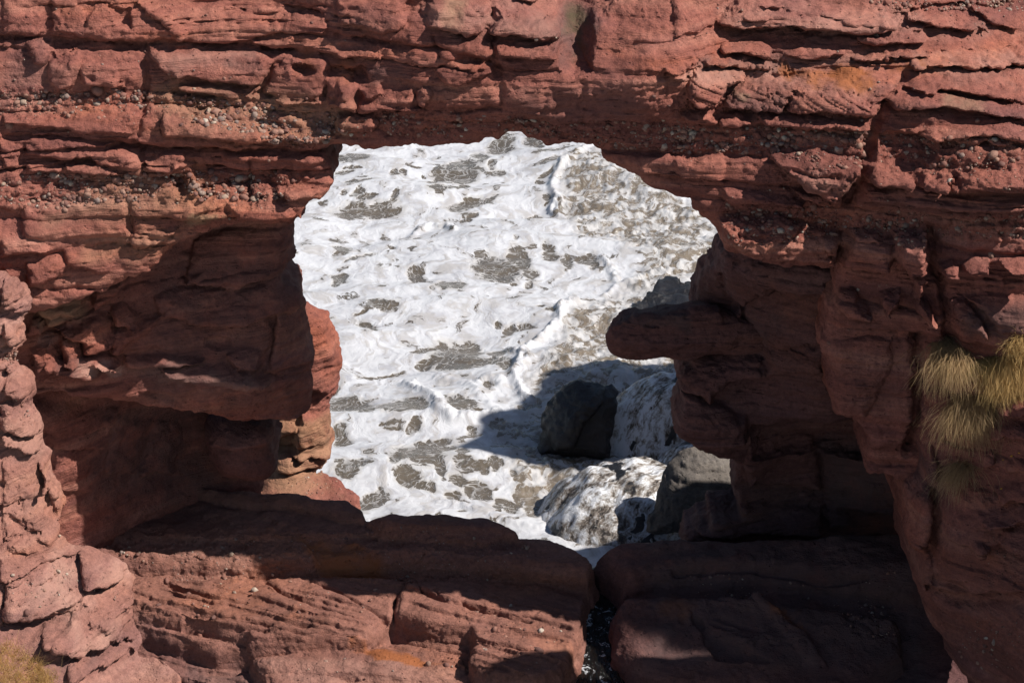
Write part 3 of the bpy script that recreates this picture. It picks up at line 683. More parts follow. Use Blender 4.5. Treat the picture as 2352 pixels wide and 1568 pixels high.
ft(4, [(290,960),(640,890),(800,950),(790,990),(650,1000),(650,1060),(560,1070),(350,1040)], .38, .14, B_)
ft(4, [(610,900),(700,900),(810,940),(790,990),(680,960)], .2, .1, 'rock_knob')
ft(4, [(200,650),(300,650),(290,750),(150,760)], .22, .1, B_)
L.crack(4, [(1720,1005),(2090,1012)], .15, .05); L.crack(4, [(1830,630),(1830,800),(1760,980)], .12, .06)
L.crack(4, [(180,430),(560,400),(780,340)], .25, .08); L.crack(4, [(300,740),(540,640),(640,590)], .2, .06)
L.paint('ochre', 4, [(200,480),(580,480),(560,620),(280,690)], .6); L.paint('pale', 4, [(560,890),(820,920),(800,1000),(560,960)], .9, .08); L.paint('pale', 4, [(1080,990),(1480,970),(1820,1040),(1800,1090),(1400,1050),(1100,1030)], .5, .08)
L.paint('pale', 4, [(820,905),(1380,935),(1200,980),(830,980)], .4, .08); L.paint('stain_shade', 4, [(1100,100),(2000,60),(2100,1000),(2090,1320),(900,1250),(1000,900),(1000,600)], .55, .4)  # wide dark area is the pier's inner shade, painted into the colour
L.paint('pale', 4, [(230,760),(430,750),(400,790),(230,810)], .7, .06); L.paint('stain_shade', 4, [(400,790),(500,790),(540,870),(530,960),(400,960)], .4)
L.paint('smooth', 4, [(800,500),(2100,300),(2100,1400),(800,1300)], .9)
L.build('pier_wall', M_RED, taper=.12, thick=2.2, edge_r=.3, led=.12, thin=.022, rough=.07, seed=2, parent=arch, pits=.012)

# lower recess behind the pier and the dark boulder in it
L2 = Relief('y', [(60, 900, -.4), (90, 1000, -.3), (200, 1150, .8), (260, 1000, 1.2), (340, 1000, 2.3), (450, 1050, 3.1), (640, 1040, 3.6), (640, 1130, 3.4), (100, 1200, .1)])
L2.grid([(20, 860), (350, 880), (560, 900), (600, 930), (600, 1140), (300, 1260), (20, 1260)])
L2.feat(4, [(200,1180),(490,1240),(780,1260),(770,1300),(690,1520),(350,1520),(230,1300)], .2, .2, B_)
L2.feat(4, [(720,1310),(1010,1340),(1000,1400),(900,1700),(700,1700)], .25, .3, B_); L2.feat(4, [(1020,1340),(1200,1350),(1180,1700),(930,1700)], .2, .25, B_)
L2.feat(4, [(340,1520),(680,1520),(650,1800),(340,1800)], .12, .2, B_)
L2.crack(4, [(280,1410),(780,1340)], .06, .03)
L2.paint('stain_shade', 4, [(700,1200),(1500,1250),(1500,1900),(600,1900)], .8, .3)  # right side of the recess darkened: its shade put into the colour
L2.build('recess_wall', M_RED, thick=1.2, edge_r=.1, led=.03, thin=.006, rough=.05, seed=4, parent=arch)
bd = Relief('y', [(470, 990, 2.0), (620, 990, 1.7), (620, 1100, 1.6), (470, 1100, 1.9), (540, 1040, 1.5)])
bd.grid(np.concatenate([V(4, [(1350,1400),(1400,1340),(1500,1305),(1750,1325),(1830,1400),(1835,1450),(1810,1500),(1845,1560)]), V(7, [(1845,60),(1840,150),(1800,225),(1500,200),(1390,60)])]), erough=(.03, .015))
bd.feat(4, [(1400,1340),(1760,1330),(1820,1420),(1800,1490),(1400,1500)], .15, .2)
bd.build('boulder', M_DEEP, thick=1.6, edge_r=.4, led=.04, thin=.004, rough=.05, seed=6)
tag(bd.objs[0], 'dark blocky boulder sitting in the shaded recess below the left overhang', 'boulder')

# ---------------------------------------------------------------- pillar behind, in the sun
Pb = Relief('y', [(590, 700, 6.2), (760, 760, 6.6), (786, 850, 6.8), (700, 850, 6.2), (700, 1000, 6.2), (760, 1000, 6.6), (600, 1100, 6.0), (740, 1090, 6.2), (800, 1150, 5.7), (620, 1160, 5.2)])
Pb.grid(np.concatenate([[(560, 660)], V(4, [(1980,500),(2100,550),(2220,600),(2230,690),(2280,830),(2302,950),(2270,1110),(2215,1180),(2220,1320),(2245,1400),(2235,1500),(2225,1562)]), V(7, [(2200,120),(2140,160),(2200,220),(2352,295),(2420,340)]), [(820, 1210), (560, 1210)]]))
Pb.feat(4, [(1980,520),(2100,550),(2220,600),(2302,950),(2270,1110),(2200,1160),(2050,1120),(2000,900)], .3, .2, B_)
Pb.feat(4, [(1700,1310),(2000,1340),(2010,1400),(1850,1450),(1840,1562),(1700,1562)], .2, .12, B_); Pb.feat(4, [(2020,1290),(2210,1300),(2215,1562),(1960,1562),(1960,1400)], .25, .12, B_)
Pb.feat(7, [(1800,0),(2225,0),(2200,130),(2080,150),(1900,190),(1850,150)], .25, .12, B_)
Pb.paint('thin', 4, [(2080,1100),(2260,1100),(2220,1300),(2080,1280)], .8); Pb.paint('dip', 4, [(2080,1100),(2260,1100),(2220,1300),(2080,1280)], -1); Pb.paint('ochre', 4, [(1700,1240),(2300,1250),(2300,1700),(1700,1700)], .6); Pb.paint('ochre', 7, [(1700,0),(2300,0),(2200,200),(2300,330),(1800,300)], .5); Pb.paint('cong', 7, [(1900,180),(2200,160),(2352,320),(2100,330)], .8)
Pb.crack(4, [(2080,950),(2300,930)], .08, .03); Pb.crack(4, [(1990,1562),(1980,1480),(2010,1340)], .1, .03)
Pb.build('pillar', M_RED, taper=.4, thick=1.4, edge_r=.35, led=.08, thin=.01, rough=.05, seed=9, parent=arch, pits=.02)

# ---------------------------------------------------------------- right inner pier and its projecting tongue
Q = Relief('y', [(1600, 640, 2.0), (1680, 590, .9), (1900, 640, .3), (1600, 760, 2.2), (1750, 760, 1.4), (1890, 800, .6), (1570, 900, 1.7), (1720, 900, 1.5), (1890, 950, 1.1),
    (1560, 1000, 1.6), (1690, 1040, 1.6), (1700, 1150, 2.3), (1800, 1050, 2.6), (1900, 1100, 3.0), (2080, 1120, 2.6), (2090, 1220, 2.6), (1640, 1210, 1.9), (1850, 1230, 2.6)])
Q.grid(np.concatenate([[(2130, 540), (2130, 1290), (1570, 1290)], V(9, [(60,570),(140,545),(240,500),(260,455),(430,405),(400,350),(395,260),(435,160),(430,110),(280,50)]),
    V(6, [(200,1520),(70,1460),(0,1400),(20,1250),(60,1175),(35,1040),(40,960),(110,905),(135,520),(150,450),(270,290),(330,200)]), [(1700, 540)]]))
ft = Q.feat
ft(6, [(140,480),(300,300),(340,200),(420,250),(330,350),(340,480),(400,560),(150,550)], .15, .2, B_)
ft(6, [(330,350),(500,260),(1100,330),(1090,480),(700,470),(480,560),(340,480)], .35, .25, B_)
ft(6, [(480,570),(640,570),(900,500),(1040,500),(1000,800),(640,870),(470,640)], .15, .25, B_)
ft(6, [(280,640),(460,570),(470,660),(330,660)], .25, .1, B_)
ft(6, [(600,1030),(620,880),(1030,830),(1030,1030),(900,1020)], .25, .2, B_)
ft(6, [(40,960),(110,905),(600,930),(620,1040),(400,1070),(250,1230),(170,1170),(60,1160)], .4, .2, B_)
ft(6, [(20,1250),(60,1180),(170,1180),(240,1240),(500,1340),(520,1500),(200,1520),(70,1460),(0,1400)], .45, .2, B_)
ft(6, [(520,1330),(1250,1320),(1300,1562),(520,1562)], -.4, .3)
ft(9, [(490,240),(500,100),(540,0),(970,0),(1000,300),(900,270),(500,260)], .3, .25, B_)
ft(9, [(1000,0),(1290,0),(1500,200),(1560,460),(1050,450),(1010,340)], .2, .3, B_)
ft(9, [(395,260),(440,280),(1000,300),(1030,420),(430,400)], .1, .1, 'rock_ledge'); ft(9, [(100,560),(260,450),(430,405),(1000,440),(1000,600),(100,620)], .4, .12, 'rock_ledge')
ft(9, [(1000,460),(1200,460),(1240,540),(1050,550)], .4, .15, B_)
Q.paint('thin', 9, [(100,400),(1000,300),(1000,600),(80,600)], .9); Q.paint('thin', 6, [(0,1380),(520,1480),(520,1562),(100,1562)], .8)
Q.paint('smooth', 6, [(100,200),(1200,200),(1200,1500),(0,1500)], .35); Q.paint('thin', 6, [(100,200),(1200,200),(1200,1500),(0,1500)], .35)
Q.paint('stain_shade', 9, [(1000,0),(1600,0),(1600,600),(1000,600)], .8, .4); Q.paint('stain_shade', 9, [(100,200),(1000,200),(1000,620),(100,620)], .5, .3); Q.paint('stain_shade', 6, [(480,560),(720,600),(620,900),(500,850)], .35); Q.paint('orange', 9, [(1250,440),(1560,460),(1560,560),(1250,520)], .3)
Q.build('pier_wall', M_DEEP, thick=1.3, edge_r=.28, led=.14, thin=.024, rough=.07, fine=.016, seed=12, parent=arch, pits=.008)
Tg = Relief('y', [(1400, 770, 1.5), (1500, 770, 1.35), (1640, 770, 1.3), (1780, 770, 1.3), (1500, 820, 1.45), (1780, 880, 1.5)])
Tg.grid(np.concatenate([V(5, [(1830,690),(1880,650),(1930,625),(2000,605),(2150,580),(2352,560)]), V(6, [(130,540),(300,560),(470,640),(640,650),(640,860),(500,880),(300,870),(110,912),(0,905)]), V(5, [(2180,897),(2100,907),(1950,905),(1860,870),(1812,800),(1806,740)])]), oh=-.25, erough=(.035, .018))
Tg.feat(5, [(1850,760),(2352,740),(2700,760),(2700,850),(2352,840),(1900,850)], .12, .2)
Tg.paint('thin', 6, [(-500,500),(640,500),(640,950),(-500,950)], .5); Tg.paint('smooth', 5, [(1700,500),(2900,500),(2900,1000),(1700,1000)], .5); Tg.paint('stain_shade', 5, [(1800,560),(2352,550),(2352,690),(2000,680),(1840,720)], .7, .1)
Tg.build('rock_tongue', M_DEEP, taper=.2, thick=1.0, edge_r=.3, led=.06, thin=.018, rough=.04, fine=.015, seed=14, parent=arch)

# ================================================================= near cliffs
N1 = Relief('y', [(-300, 600, -3.0), (0, 670, -2.3), (66, 670, -1.9), (0, 1020, -3.0), (115, 1040, -2.5), (0, 1270, -4.0), (160, 1210, -3.0), (300, 1370, -3.2), (0, 1460, -4.9), (190, 1460, -4.4), (320, 1490, -3.6), (390, 1560, -4.2), (0, 1568, -5.5), (-300, 1568, -6.2), (200, 1640, -5.2)])
N1.grid(np.concatenate([[(-420, 560)], V('l', [(-40,70),(20,90),(60,112),(85,140),(105,195),(85,255),(80,265),(98,345),(70,385),(60,430),(130,470),(127,540),(120,560),(150,640),(160,690),(190,738),(180,765),(180,830),(255,935),(222,958),(222,1000),(212,1030),(260,1075),(300,1088),(430,1130),(502,1195),(478,1240),(472,1300),(482,1360),(512,1415),(488,1450),(495,1485),(540,1490),(600,1510),(650,1560),(680,1680)]), [(-420, 1660)]]), erough=(.05, .025))
ft = N1.feat
for p, h, r, nm in [([(0,95),(50,115),(105,190),(85,255),(30,250),(0,230)], .28, .14, B_), ([(0,270),(60,285),(97,345),(60,380),(0,375)], .28, .14, B_), ([(0,385),(55,390),(50,430),(0,430)], -.15, .1, None),
    ([(0,440),(60,450),(130,472),(126,530),(60,555),(0,540)], .32, .14, B_), ([(0,580),(100,600),(150,648),(140,690),(70,690),(0,660)], .34, .14, B_), ([(0,675),(60,695),(190,740),(180,762),(60,745),(0,722)], .3, .1, B_),
    ([(0,770),(118,780),(145,880),(165,960),(220,1050),(210,1100),(100,1050),(0,960)], .18, .2, B_), ([(120,785),(160,790),(180,840),(165,872),(140,850)], .34, .12, B_), ([(150,880),(180,855),(256,935),(220,957),(170,930)], .42, .12, B_),
    ([(0,910),(60,1000),(140,1060),(150,1110),(90,1110),(0,1080)], .12, .15, B_), ([(262,1080),(430,1130),(502,1195),(450,1235),(290,1265),(268,1200)], .5, .22, B_), ([(290,1270),(470,1235),(475,1300),(420,1345),(300,1300)], .24, .12, B_),
    ([(330,1330),(400,1322),(482,1360),(430,1392)], .24, .1, B_), ([(430,1402),(480,1390),(513,1415),(480,1450),(440,1452)], .34, .1, B_), ([(0,1240),(150,1220),(285,1290),(240,1330),(100,1370),(0,1380)], .4, .18, B_),
    ([(130,1420),(300,1335),(425,1370),(440,1450),(330,1488),(200,1500),(130,1470)], .5, .2, B_), ([(230,1530),(380,1503),(640,1540),(660,1600),(230,1600)], .42, .14, B_), ([(-60,1430),(70,1520),(85,1620),(-60,1620)], .4, .14, B_),
    ([(0,1120),(100,1120),(200,1180),(180,1220),(0,1230)], .2, .16, B_), ([(400,1375),(440,1380),(436,1415),(405,1410)], -.2, .08, None), ([(440,1250),(480,1260),(470,1290),(440,1290)], .1, .06, None)]:
    ft('l', p, h, r, nm)
N1.crack('l', [(0,1375),(120,1370),(240,1335)], .25, .07); N1.crack('l', [(130,780),(150,880),(200,1000)], .15, .05); N1.crack('l', [(60,850),(90,1000)], .08, .03)
N1.paint('thin', 'l', [(0,90),(110,180),(90,260),(0,240)], 1); N1.paint('thin', 'l', [(290,1240),(490,1230),(490,1400),(300,1310)], 1); N1.paint('thin', 'l', [(430,1390),(520,1400),(490,1460),(430,1460)], 1); N1.paint('thin', 'l', [(0,900),(150,1060),(150,1110),(0,1080)], .7)
N1.paint('dip', 'l', [(0,900),(150,1060),(150,1110),(0,1080)], 1); N1.paint('cong', 'l', [(0,380),(70,380),(70,430),(0,430)], 1); N1.paint('cong', 'l', [(0,545),(130,540),(140,600),(0,590)], .7); N1.paint('cong', 'l', [(0,1150),(280,1150),(300,1320),(150,1260),(0,1260)], .45)
N1.paint('pale', 'l', [(200,1100),(300,1250),(330,1330),(430,1370),(300,1420),(240,1320),(150,1170)], .9, .15); N1.paint('pale', 'l', [(265,1080),(420,1120),(500,1190),(420,1170)], .7, .08); N1.paint('pale', 'l', [(0,570),(150,620),(190,740),(0,730)], .5); N1.paint('stain_shade', 'l', [(150,1450),(330,1480),(200,1568),(120,1500)], .6); N1.paint('stain_shade', 'l', [(0,1290),(200,1250),(240,1330),(0,1370)], .4); N1.paint('stain_shade', 'l', [(20,850),(130,850),(180,1000),(90,960)], .3)
N1.build('cliff', M_NEAR, taper=.5, thick=1.3, edge_r=.2, led=.17, thin=.032, rough=.10, fine=.02, seed=20, pits=.015)
def group_under(rel, name, label, cat, loc):
    e = empty(name, loc); tag(e, label, cat)
    for o in rel.objs:
        if o.name.startswith(name): o.name = 'rock_face'
        adopt(o, e)
    e.name = name
    return e
near_left = group_under(N1, 'cliff', 'pale pink stepped sandstone buttress with a yellow grass clump at its foot', 'cliff', (-8, -4, -7))

N2 = Relief('y', [(2110, 930, -1.5), (2100, 1130, -1.7), (2088, 1230, -1.9), (2120, 1340, -2.0), (2200, 1540, -2.6), (2352, 940, -2.4), (2352, 1250, -3.0), (2352, 1568, -3.9), (2240, 1200, -2.5), (2480, 940, -3.4), (2480, 1568, -5.4), (2700, 940, -5.0), (2700, 1568, -7)])
N2.grid(np.concatenate([[(2128, 900)], V(9, [(1660,180),(1640,225),(1580,285),(1568,400),(1568,560),(1600,670),(1675,705),(1645,780),(1635,900),(1650,980),(1700,1100),(1775,1250),(1900,1480),(2000,1580),(2050,1720)]), [(2800, 1660), (2800, 930), (2352, 925), (2290, 930), (2270, 965), (2230, 940), (2190, 900)]]), erough=(.05, .025))
ft = N2.feat
for p, h, r in [([(1580,290),(1640,225),(1760,300),(1775,470),(1740,690),(1670,700),(1605,660),(1570,560)], .34, .2), ([(1660,60),(1740,0),(1780,120),(1800,260),(1700,260)], .25, .15),
    ([(1815,330),(1900,300),(2050,290),(2120,330),(2352,380),(2500,380),(2500,1000),(2000,1000),(1790,850),(1755,700),(1790,480)], .34, .3), ([(2100,60),(2180,60),(2180,125),(2100,140)], .3, .1), ([(2260,120),(2352,110),(2450,180),(2270,165)], .3, .1),
    ([(2170,300),(2300,270),(2450,290),(2450,390),(2200,380)], .35, .12), ([(2040,440),(2200,420),(2352,400),(2500,400),(2500,520),(2200,480),(2060,490)], .34, .12), ([(2000,610),(2060,595),(2120,640),(2070,690),(2000,660)], .3, .1),
    ([(2100,560),(2200,520),(2352,500),(2500,500),(2500,700),(2250,680),(2180,600)], .3, .14), ([(1720,900),(2000,1010),(2352,1025),(2500,1030),(2500,1700),(1990,1600),(1790,1250)], .3, .25), ([(1650,780),(1740,760),(1760,860),(1720,980),(1660,970)], .2, .14)]:
    ft(9, p, h, r, B_)
ft(6, [(2180,1250),(2352,1235),(2500,1235),(2500,1330),(2200,1325)], .4, .12, B_); ft(6, [(2150,1400),(2280,1380),(2500,1400),(2500,1480),(2150,1470)], .35, .12, B_)
N2.crack(9, [(1750,300),(1770,480),(1740,700)], .3, .08); N2.crack(9, [(1700,900),(1900,980),(2050,1010),(2500,1030)], .25, .07)
N2.paint('cong', 9, [(2000,580),(2300,560),(2352,850),(2080,850)], .6); N2.paint('cong', 9, [(1900,1100),(2400,1100),(2400,1400),(1900,1350)], .6); N2.paint('stain_shade', 9, [(1750,300),(2500,300),(2500,1564),(1700,1564),(1640,800)], .25, .4); N2.paint('stain_shade', 9, [(1600,0),(1800,0),(1800,300),(1600,300)], .6)
N2.build('cliff', M_RED, thick=3.2, edge_r=.25, led=.12, thin=.02, rough=.07, seed=23, pits=.015)
near_right = group_under(N2, 'cliff', 'shaded red sandstone buttress with lichen and long grass hanging beside it', 'cliff', (9, -3, -7))

# ================================================================= the rock shelf under the arch
S = Relief('z', [(*V('f', [(a, b)])[0], z) for a, b, z in [(-300,0,-5.5),(300,60,-5.52),(1500,215,-5.58),(2300,400,-5.85),(0,450,-5.58),(1200,500,-5.65),(2100,560,-5.8),(0,1029,-5.8),(1200,900,-5.75),(2200,1000,-5.95),(1200,1150,-5.85)]], res=.024)
s_out = [(-420,-20),(0,-20),(400,15),(700,88),(960,115),(1110,130),(1195,165),(1195,200),(1300,205),(1330,195),(1430,188),(1620,195),(1820,225),(1900,260),(1950,293),(2100,300),(2240,350),(2330,400),(2375,450),(2395,520),(2350,600),(2320,700),(2290,760),(2345,840),(2265,920),(2210,1029),(2180,1180),(-420,1180)]
S.grid(V('f', s_out), oh=np.array([1.15 if b < 500 else .72 if b < 800 else .3 for a, b in s_out]), erough=(.05, .02))
ft = S.feat
ft('f', [(-420,700),(60,760),(350,800),(600,870),(640,960),(700,1029),(750,1250),(2150,1250),(2180,1029),(2240,920),(2320,840),(2285,760),(2330,600),(2420,400),(2240,280),(1200,20),(-420,-150)], .33, .16, 'slab', wob=.04)
S.lift = .33
ft('f', [(-420,640),(100,690),(300,755),(450,790),(700,800),(1190,795),(1250,745),(1320,700),(1400,720),(1700,765),(1720,800),(1700,900),(1780,990),(2050,1000),(2200,960),(2290,850),(2260,760),(2320,600),(2420,400),(2240,280),(1200,20),(-420,-150)], .40, .14, 'slab', wob=.035)
S.lift = .73
ft('f', [(-420,-100),(400,-100),(700,60),(960,75),(1110,100),(1200,150),(1230,185),(1430,170),(1820,210),(1950,280),(2100,290),(2240,347),(2330,400),(2385,460),(2340,500),(2250,475),(2000,430),(1700,392),(1400,375),(1100,368),(800,375),(560,398),(500,392),(250,398),(0,402),(-420,390)], .42, .26, 'slab')
S.lift = 1.05
ft('f', [(700,95),(960,120),(1110,130),(1195,170),(1185,205),(1060,200),(900,170),(600,140),(300,100),(300,60)], .22, .2, 'slab')
ft('f', [(1200,215),(1330,190),(1430,183),(1620,190),(1820,220),(1900,255),(1950,290),(1800,300),(1500,290),(1250,270)], .22, .3, 'slab')
S.lift = .7
ft('f', [(1370,570),(1400,540),(1550,533),(1700,570),(2000,660),(2120,720),(2250,750),(2240,800),(1900,780),(1700,765),(1400,720),(1350,680)], .08, .1, 'slab', wob=.03)
ft('f', [(-420,410),(500,405),(560,412),(1100,385),(1700,405),(2000,440),(1550,528),(900,512),(640,512),(430,488),(-420,465)], -.09, .1)
S.lift = .3
ft('f', [(500,910),(1000,860),(1480,860),(1680,900),(1700,960),(1500,1010),(1000,980),(620,960)], .10, .15, 'slab')
ft('f', [(60,900),(300,930),(500,980),(560,1100),(60,1100)], -.5, .4)
ft('f', [(1110,805),(1300,795),(1540,850),(1480,860),(1250,850)], -.10, .1)
S.lift = .7
ft('f', [(870,405),(1150,420),(1330,490),(1200,505),(950,470)], -.08, .12)
S.crack('f', [(1400,535),(1360,580),(1330,640),(1330,700)], .18, .05)
for p in [[(200,535),(300,585),(480,630),(590,632)], [(690,525),(800,590),(950,650),(1150,715)], [(920,520),(1050,580),(1180,650),(1290,700)], [(1540,600),(1620,640),(1800,700),(2000,740)], [(1420,560),(1500,600),(1650,690),(1750,720)], [(80,650),(300,680),(500,725),(740,745),(920,745)], [(300,700),(520,750),(900,780),(1180,790)], [(1000,900),(1300,940),(1500,960)], [(560,960),(900,985),(1300,1000),(1480,1005)]]:
    S.crack('f', p, .11, .035)
S.paint('cong', 'f', [(-300,400),(560,400),(1100,370),(2000,430),(2000,520),(1400,530),(700,515),(300,520),(-300,490)], .6)
S.paint('thin', 'f', [(-300,560),(300,560),(1000,540),(1330,560),(1300,740),(1190,800),(300,760),(-300,660)], .75, .3); S.paint('thin', 'f', [(1350,540),(1800,600),(2250,750),(2300,900),(2100,1029),(1700,990),(1500,760)], 1, .2); S.paint('dip', 'f', [(-300,520),(2300,520),(2300,1029),(-300,1029)], 1, .3)
S.paint('thin', 'f', [(300,760),(1200,800),(700,850),(300,830)], .3); S.paint('orange', 'f', [(1120,800),(1300,790),(1540,850),(1480,870),(1250,850)], 1, .06); S.paint('orange', 'f', [(870,400),(1140,420),(1330,490),(1200,500),(950,470)], .8, .1)
S.paint('pale', 'f', [(600,830),(1000,850),(1480,850),(1700,900),(1500,1000),(900,970)], .35); S.paint('ochre', 'f', [(700,0),(1100,0),(1110,140),(700,110)], .5); S.paint('stain_shade', 'f', [(-300,0),(700,100),(2300,300),(2385,480),(2000,420),(1000,350),(-300,380)], .45, .4); S.paint('stain_shade', 'f', [(300,780),(620,830),(700,860),(600,920),(300,860)], .5)
S.paint('pale', 'f', [(0,400),(500,400),(600,500),(0,470)], .3)
S.build('rock_shelf', M_FLOOR, thick=1.0, edge_r=.22, thin=.016, rough=.05, seed=30, fine=.010)
tag(S.objs[0], kind='structure')
for o in S.objs[1:]:
    o.name = 'slab'; adopt(o, S.objs[0])

# right-hand blocks beyond the gully
S2 = Relief('z', [(1360, 1266, -4.95), (1450, 1245, -4.75), (1600, 1232, -4.7), (2100, 1235, -4.7), (1430, 1320, -5.05), (1700, 1330, -5.0), (2100, 1370, -5.0), (1430, 1400, -5.22), (1700, 1400, -5.2), (2000, 1400, -5.2), (1430, 1470, -5.5), (1600, 1500, -5.6), (1900, 1568, -5.9), (2100, 1540, -5.8), (1480, 1568, -5.8), (1800, 1640, -6.1)])
S2.grid([(1352, 1262), (1386, 1247), (1423, 1236), (1488, 1227), (1600, 1222), (2180, 1215), (2240, 1300), (2290, 1560), (2290, 1680), (1560, 1680), (1480, 1568), (1440, 1519), (1405, 1472), (1402, 1427), (1402, 1390), (1420, 1352), (1415, 1321), (1385, 1292)], oh=.38, erough=(.04, .02))
ft = S2.feat
ft(0, [(1350, 1262), (1423, 1234), (1600, 1218), (2200, 1205), (2200, 1360), (2100, 1345), (1900, 1322), (1700, 1310), (1500, 1312), (1432, 1335), (1400, 1300)], .42, .35, 'slab')
ft(0, [(1395, 1395), (1430, 1360), (1520, 1348), (1700, 1355), (1900, 1375), (2060, 1400), (2080, 1500), (1950, 1600), (1560, 1600), (1440, 1519), (1400, 1470)], .4, .3, 'slab')
ft(0, [(1720, 1365), (1850, 1480), (1900, 1560), (1860, 1560), (1790, 1480), (1700, 1380)], .12, .12)
ft(0, [(1580, 1440), (1640, 1490), (1780, 1568), (1640, 1568)], -.15, .2)
S2.crack(9, [(0,910),(400,900),(800,930),(1300,960)], .2, .06); S2.crack(9, [(480,980),(620,1120),(850,1340)], .1, .06)
S2.paint('cong', 9, [(1000,1000),(1500,1020),(1500,1400),(1200,1400)], .8); S2.paint('orange', 9, [(480,980),(620,1100),(870,1330),(780,1330),(560,1100)], .6, .06); S2.paint('orange', 9, [(0,1000),(120,1100),(100,1300),(-100,1200)], .4); S2.paint('moss', 9, [(500,600),(1500,560),(1500,720),(600,720)], .4); S2.paint('stain_shade', 9, [(-200,550),(1700,550),(1700,1600),(-200,1600)], .7, .3)
S2.paint('thin', 9, [(200,1050),(1000,1100),(1000,1500),(200,1400)], .6); S2.paint('dip', 9, [(200,1050),(1000,1100),(1000,1500),(200,1400)], 1)
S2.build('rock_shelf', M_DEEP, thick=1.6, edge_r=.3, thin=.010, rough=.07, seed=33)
tag(S2.objs[0], kind='structure')
for o in S2.objs[1:]: adopt(o, S2.objs[0])

# ================================================================= unseen rock masses, added and shaped to throw shade on surf and shelf
def lump_mesh(name, c, rad, mat, seed, sub=5, amp=.25, power=2, lean=0):
    import bmesh
    bm = bmesh.new(); bmesh.ops.create_icosphere(bm, subdivisions=sub, radius=1)
    v = np.array([x.co for x in bm.verts]); v /= ((np.abs(v)**power).sum(1)**(1/power))[:, None]; n = fbm(v[:, 0]*1.3+seed, v[:, 1]*1.3, v[:, 2]*2.4, 4)
    p, t = strata((v[:, 2]*rad[2]).astype(np.float32), v[:, 0].astype(np.float32)*2, EDGES_THICK, seed, .5)
    v = v*(1+amp*n+.04*p-.04*np.abs(2*t-1)**6)[:, None]*np.array(rad)+np.array(c)
    v[:, 1] += lean*np.clip(v[:, 2]-1.5, 0, None)
    for x, co in zip(bm.verts, v): x.co = co
    me = bpy.data.meshes.new(name); bm.to_mesh(me); bm.free(); me.materials.append(mat)
    me.polygons.foreach_set('use_smooth', np.ones(len(me.polygons), bool)); return me
hl = obj('unseen_shade_rock', lump_mesh('unseen_shade_rock', (14.9, 9.4, -2.5), (4.8, 4.8, 9.8), M_RED, 3.3)); tag(hl, kind='structure')  # added behind the right pier, shaped for the shadow tongue on the surf
hl2 = obj('unseen_shade_rock', lump_mesh('unseen_shade_rock', (12.6, -9.0, 0), (2.2, 5.4, 8.3), M_RED, 8.3, 5, .03, 6, 0)); tag(hl2, kind='structure')  # added beside the view to shade the right end of the shelf
hl3 = obj('unseen_shade_rock', lump_mesh('unseen_shade_rock', (10.7, 2.7, -2.5), (3.0, 2.2, 5.5), M_RED, 5.3, 4, .12)); tag(hl3, kind='structure')  # added filler that plugs a light leak behind the wall

# ================================================================= pebbles set in the rock
import bmesh
def pebble_mesh(seed, sub=1):
    bm = bmesh.new(); bmesh.ops.create_icosphere(bm, subdivisions=sub, radius=1)
    v = np.array([x.co for x in bm.verts]); v *= (1+.16*noise(v[:, 0]*1.1+seed*3.1, v[:, 1]*1.1, v[:, 2]*1.1+seed))[:, None]
    v *= np.array([1, .8, .72])
    f = np.array([[l.index for l in x.verts] for x in bm.faces]); bm.free(); return v, f
def pebble_material(name, use_attr):
    t = NT(name)
    rnd = t.attr('rnd') if use_attr else t.n('ObjectInfo').outputs['Random']
    pos = t.n('NewGeometry').outputs['Position']
    c = t.ramp(rnd, [(0, (.11, .055, .046)), (.25, (.21, .095, .072)), (.5, (.29, .145, .105)), (.68, (.33, .20, .145)), (.82, (.24, .185, .16)), (.94, (.40, .30, .22)), (1, (.50, .44, .36))])
    c = t.mix(t.rng(t.noise(pos, 22, 4, .7).outputs[0], .35, .7, 0, .7), c, (.17, .085, .068))
    t.l(c, t.b.inputs['Base Color']); t.b.inputs['Roughness'].default_value = .8; t.b.inputs['Specular IOR Level'].default_value = .25
    t.l(t.bump(t.noise(pos, 60, 3).outputs[0], .5, .01), t.b.inputs['Normal'])
    return t.m
M_PEB, M_GRIT = pebble_material('pebble', False), pebble_material('embedded_grit', True)
PEB = []
for i in range(6):
    v, f = pebble_mesh(i); PEB.append((v, f, mesh_np('pebble', v, f, M_PEB)))
rs = np.random.default_rng(11)
def sample_poly(rel, k, pts, n):
    P = rel.to_ab(V(k, pts)); lo, hi = P.min(0), P.max(0); out = np.zeros((0, 2))
    while len(out) < n:
        c = lo+(hi-lo)*rs.random((n*3, 2)); out = np.concatenate([out, c[poly_sd(P, c[:, 0], c[:, 1]) < 0]])
    return out[:n]
def settle(rel, ab, r, sink=.25):
    w = rel.surface(ab[:, 0], ab[:, 1])-sink*r
    return np.stack([ab[:, 0], -w, ab[:, 1]], 1) if rel.axis == 'y' else np.stack([ab[:, 0], ab[:, 1], w], 1)
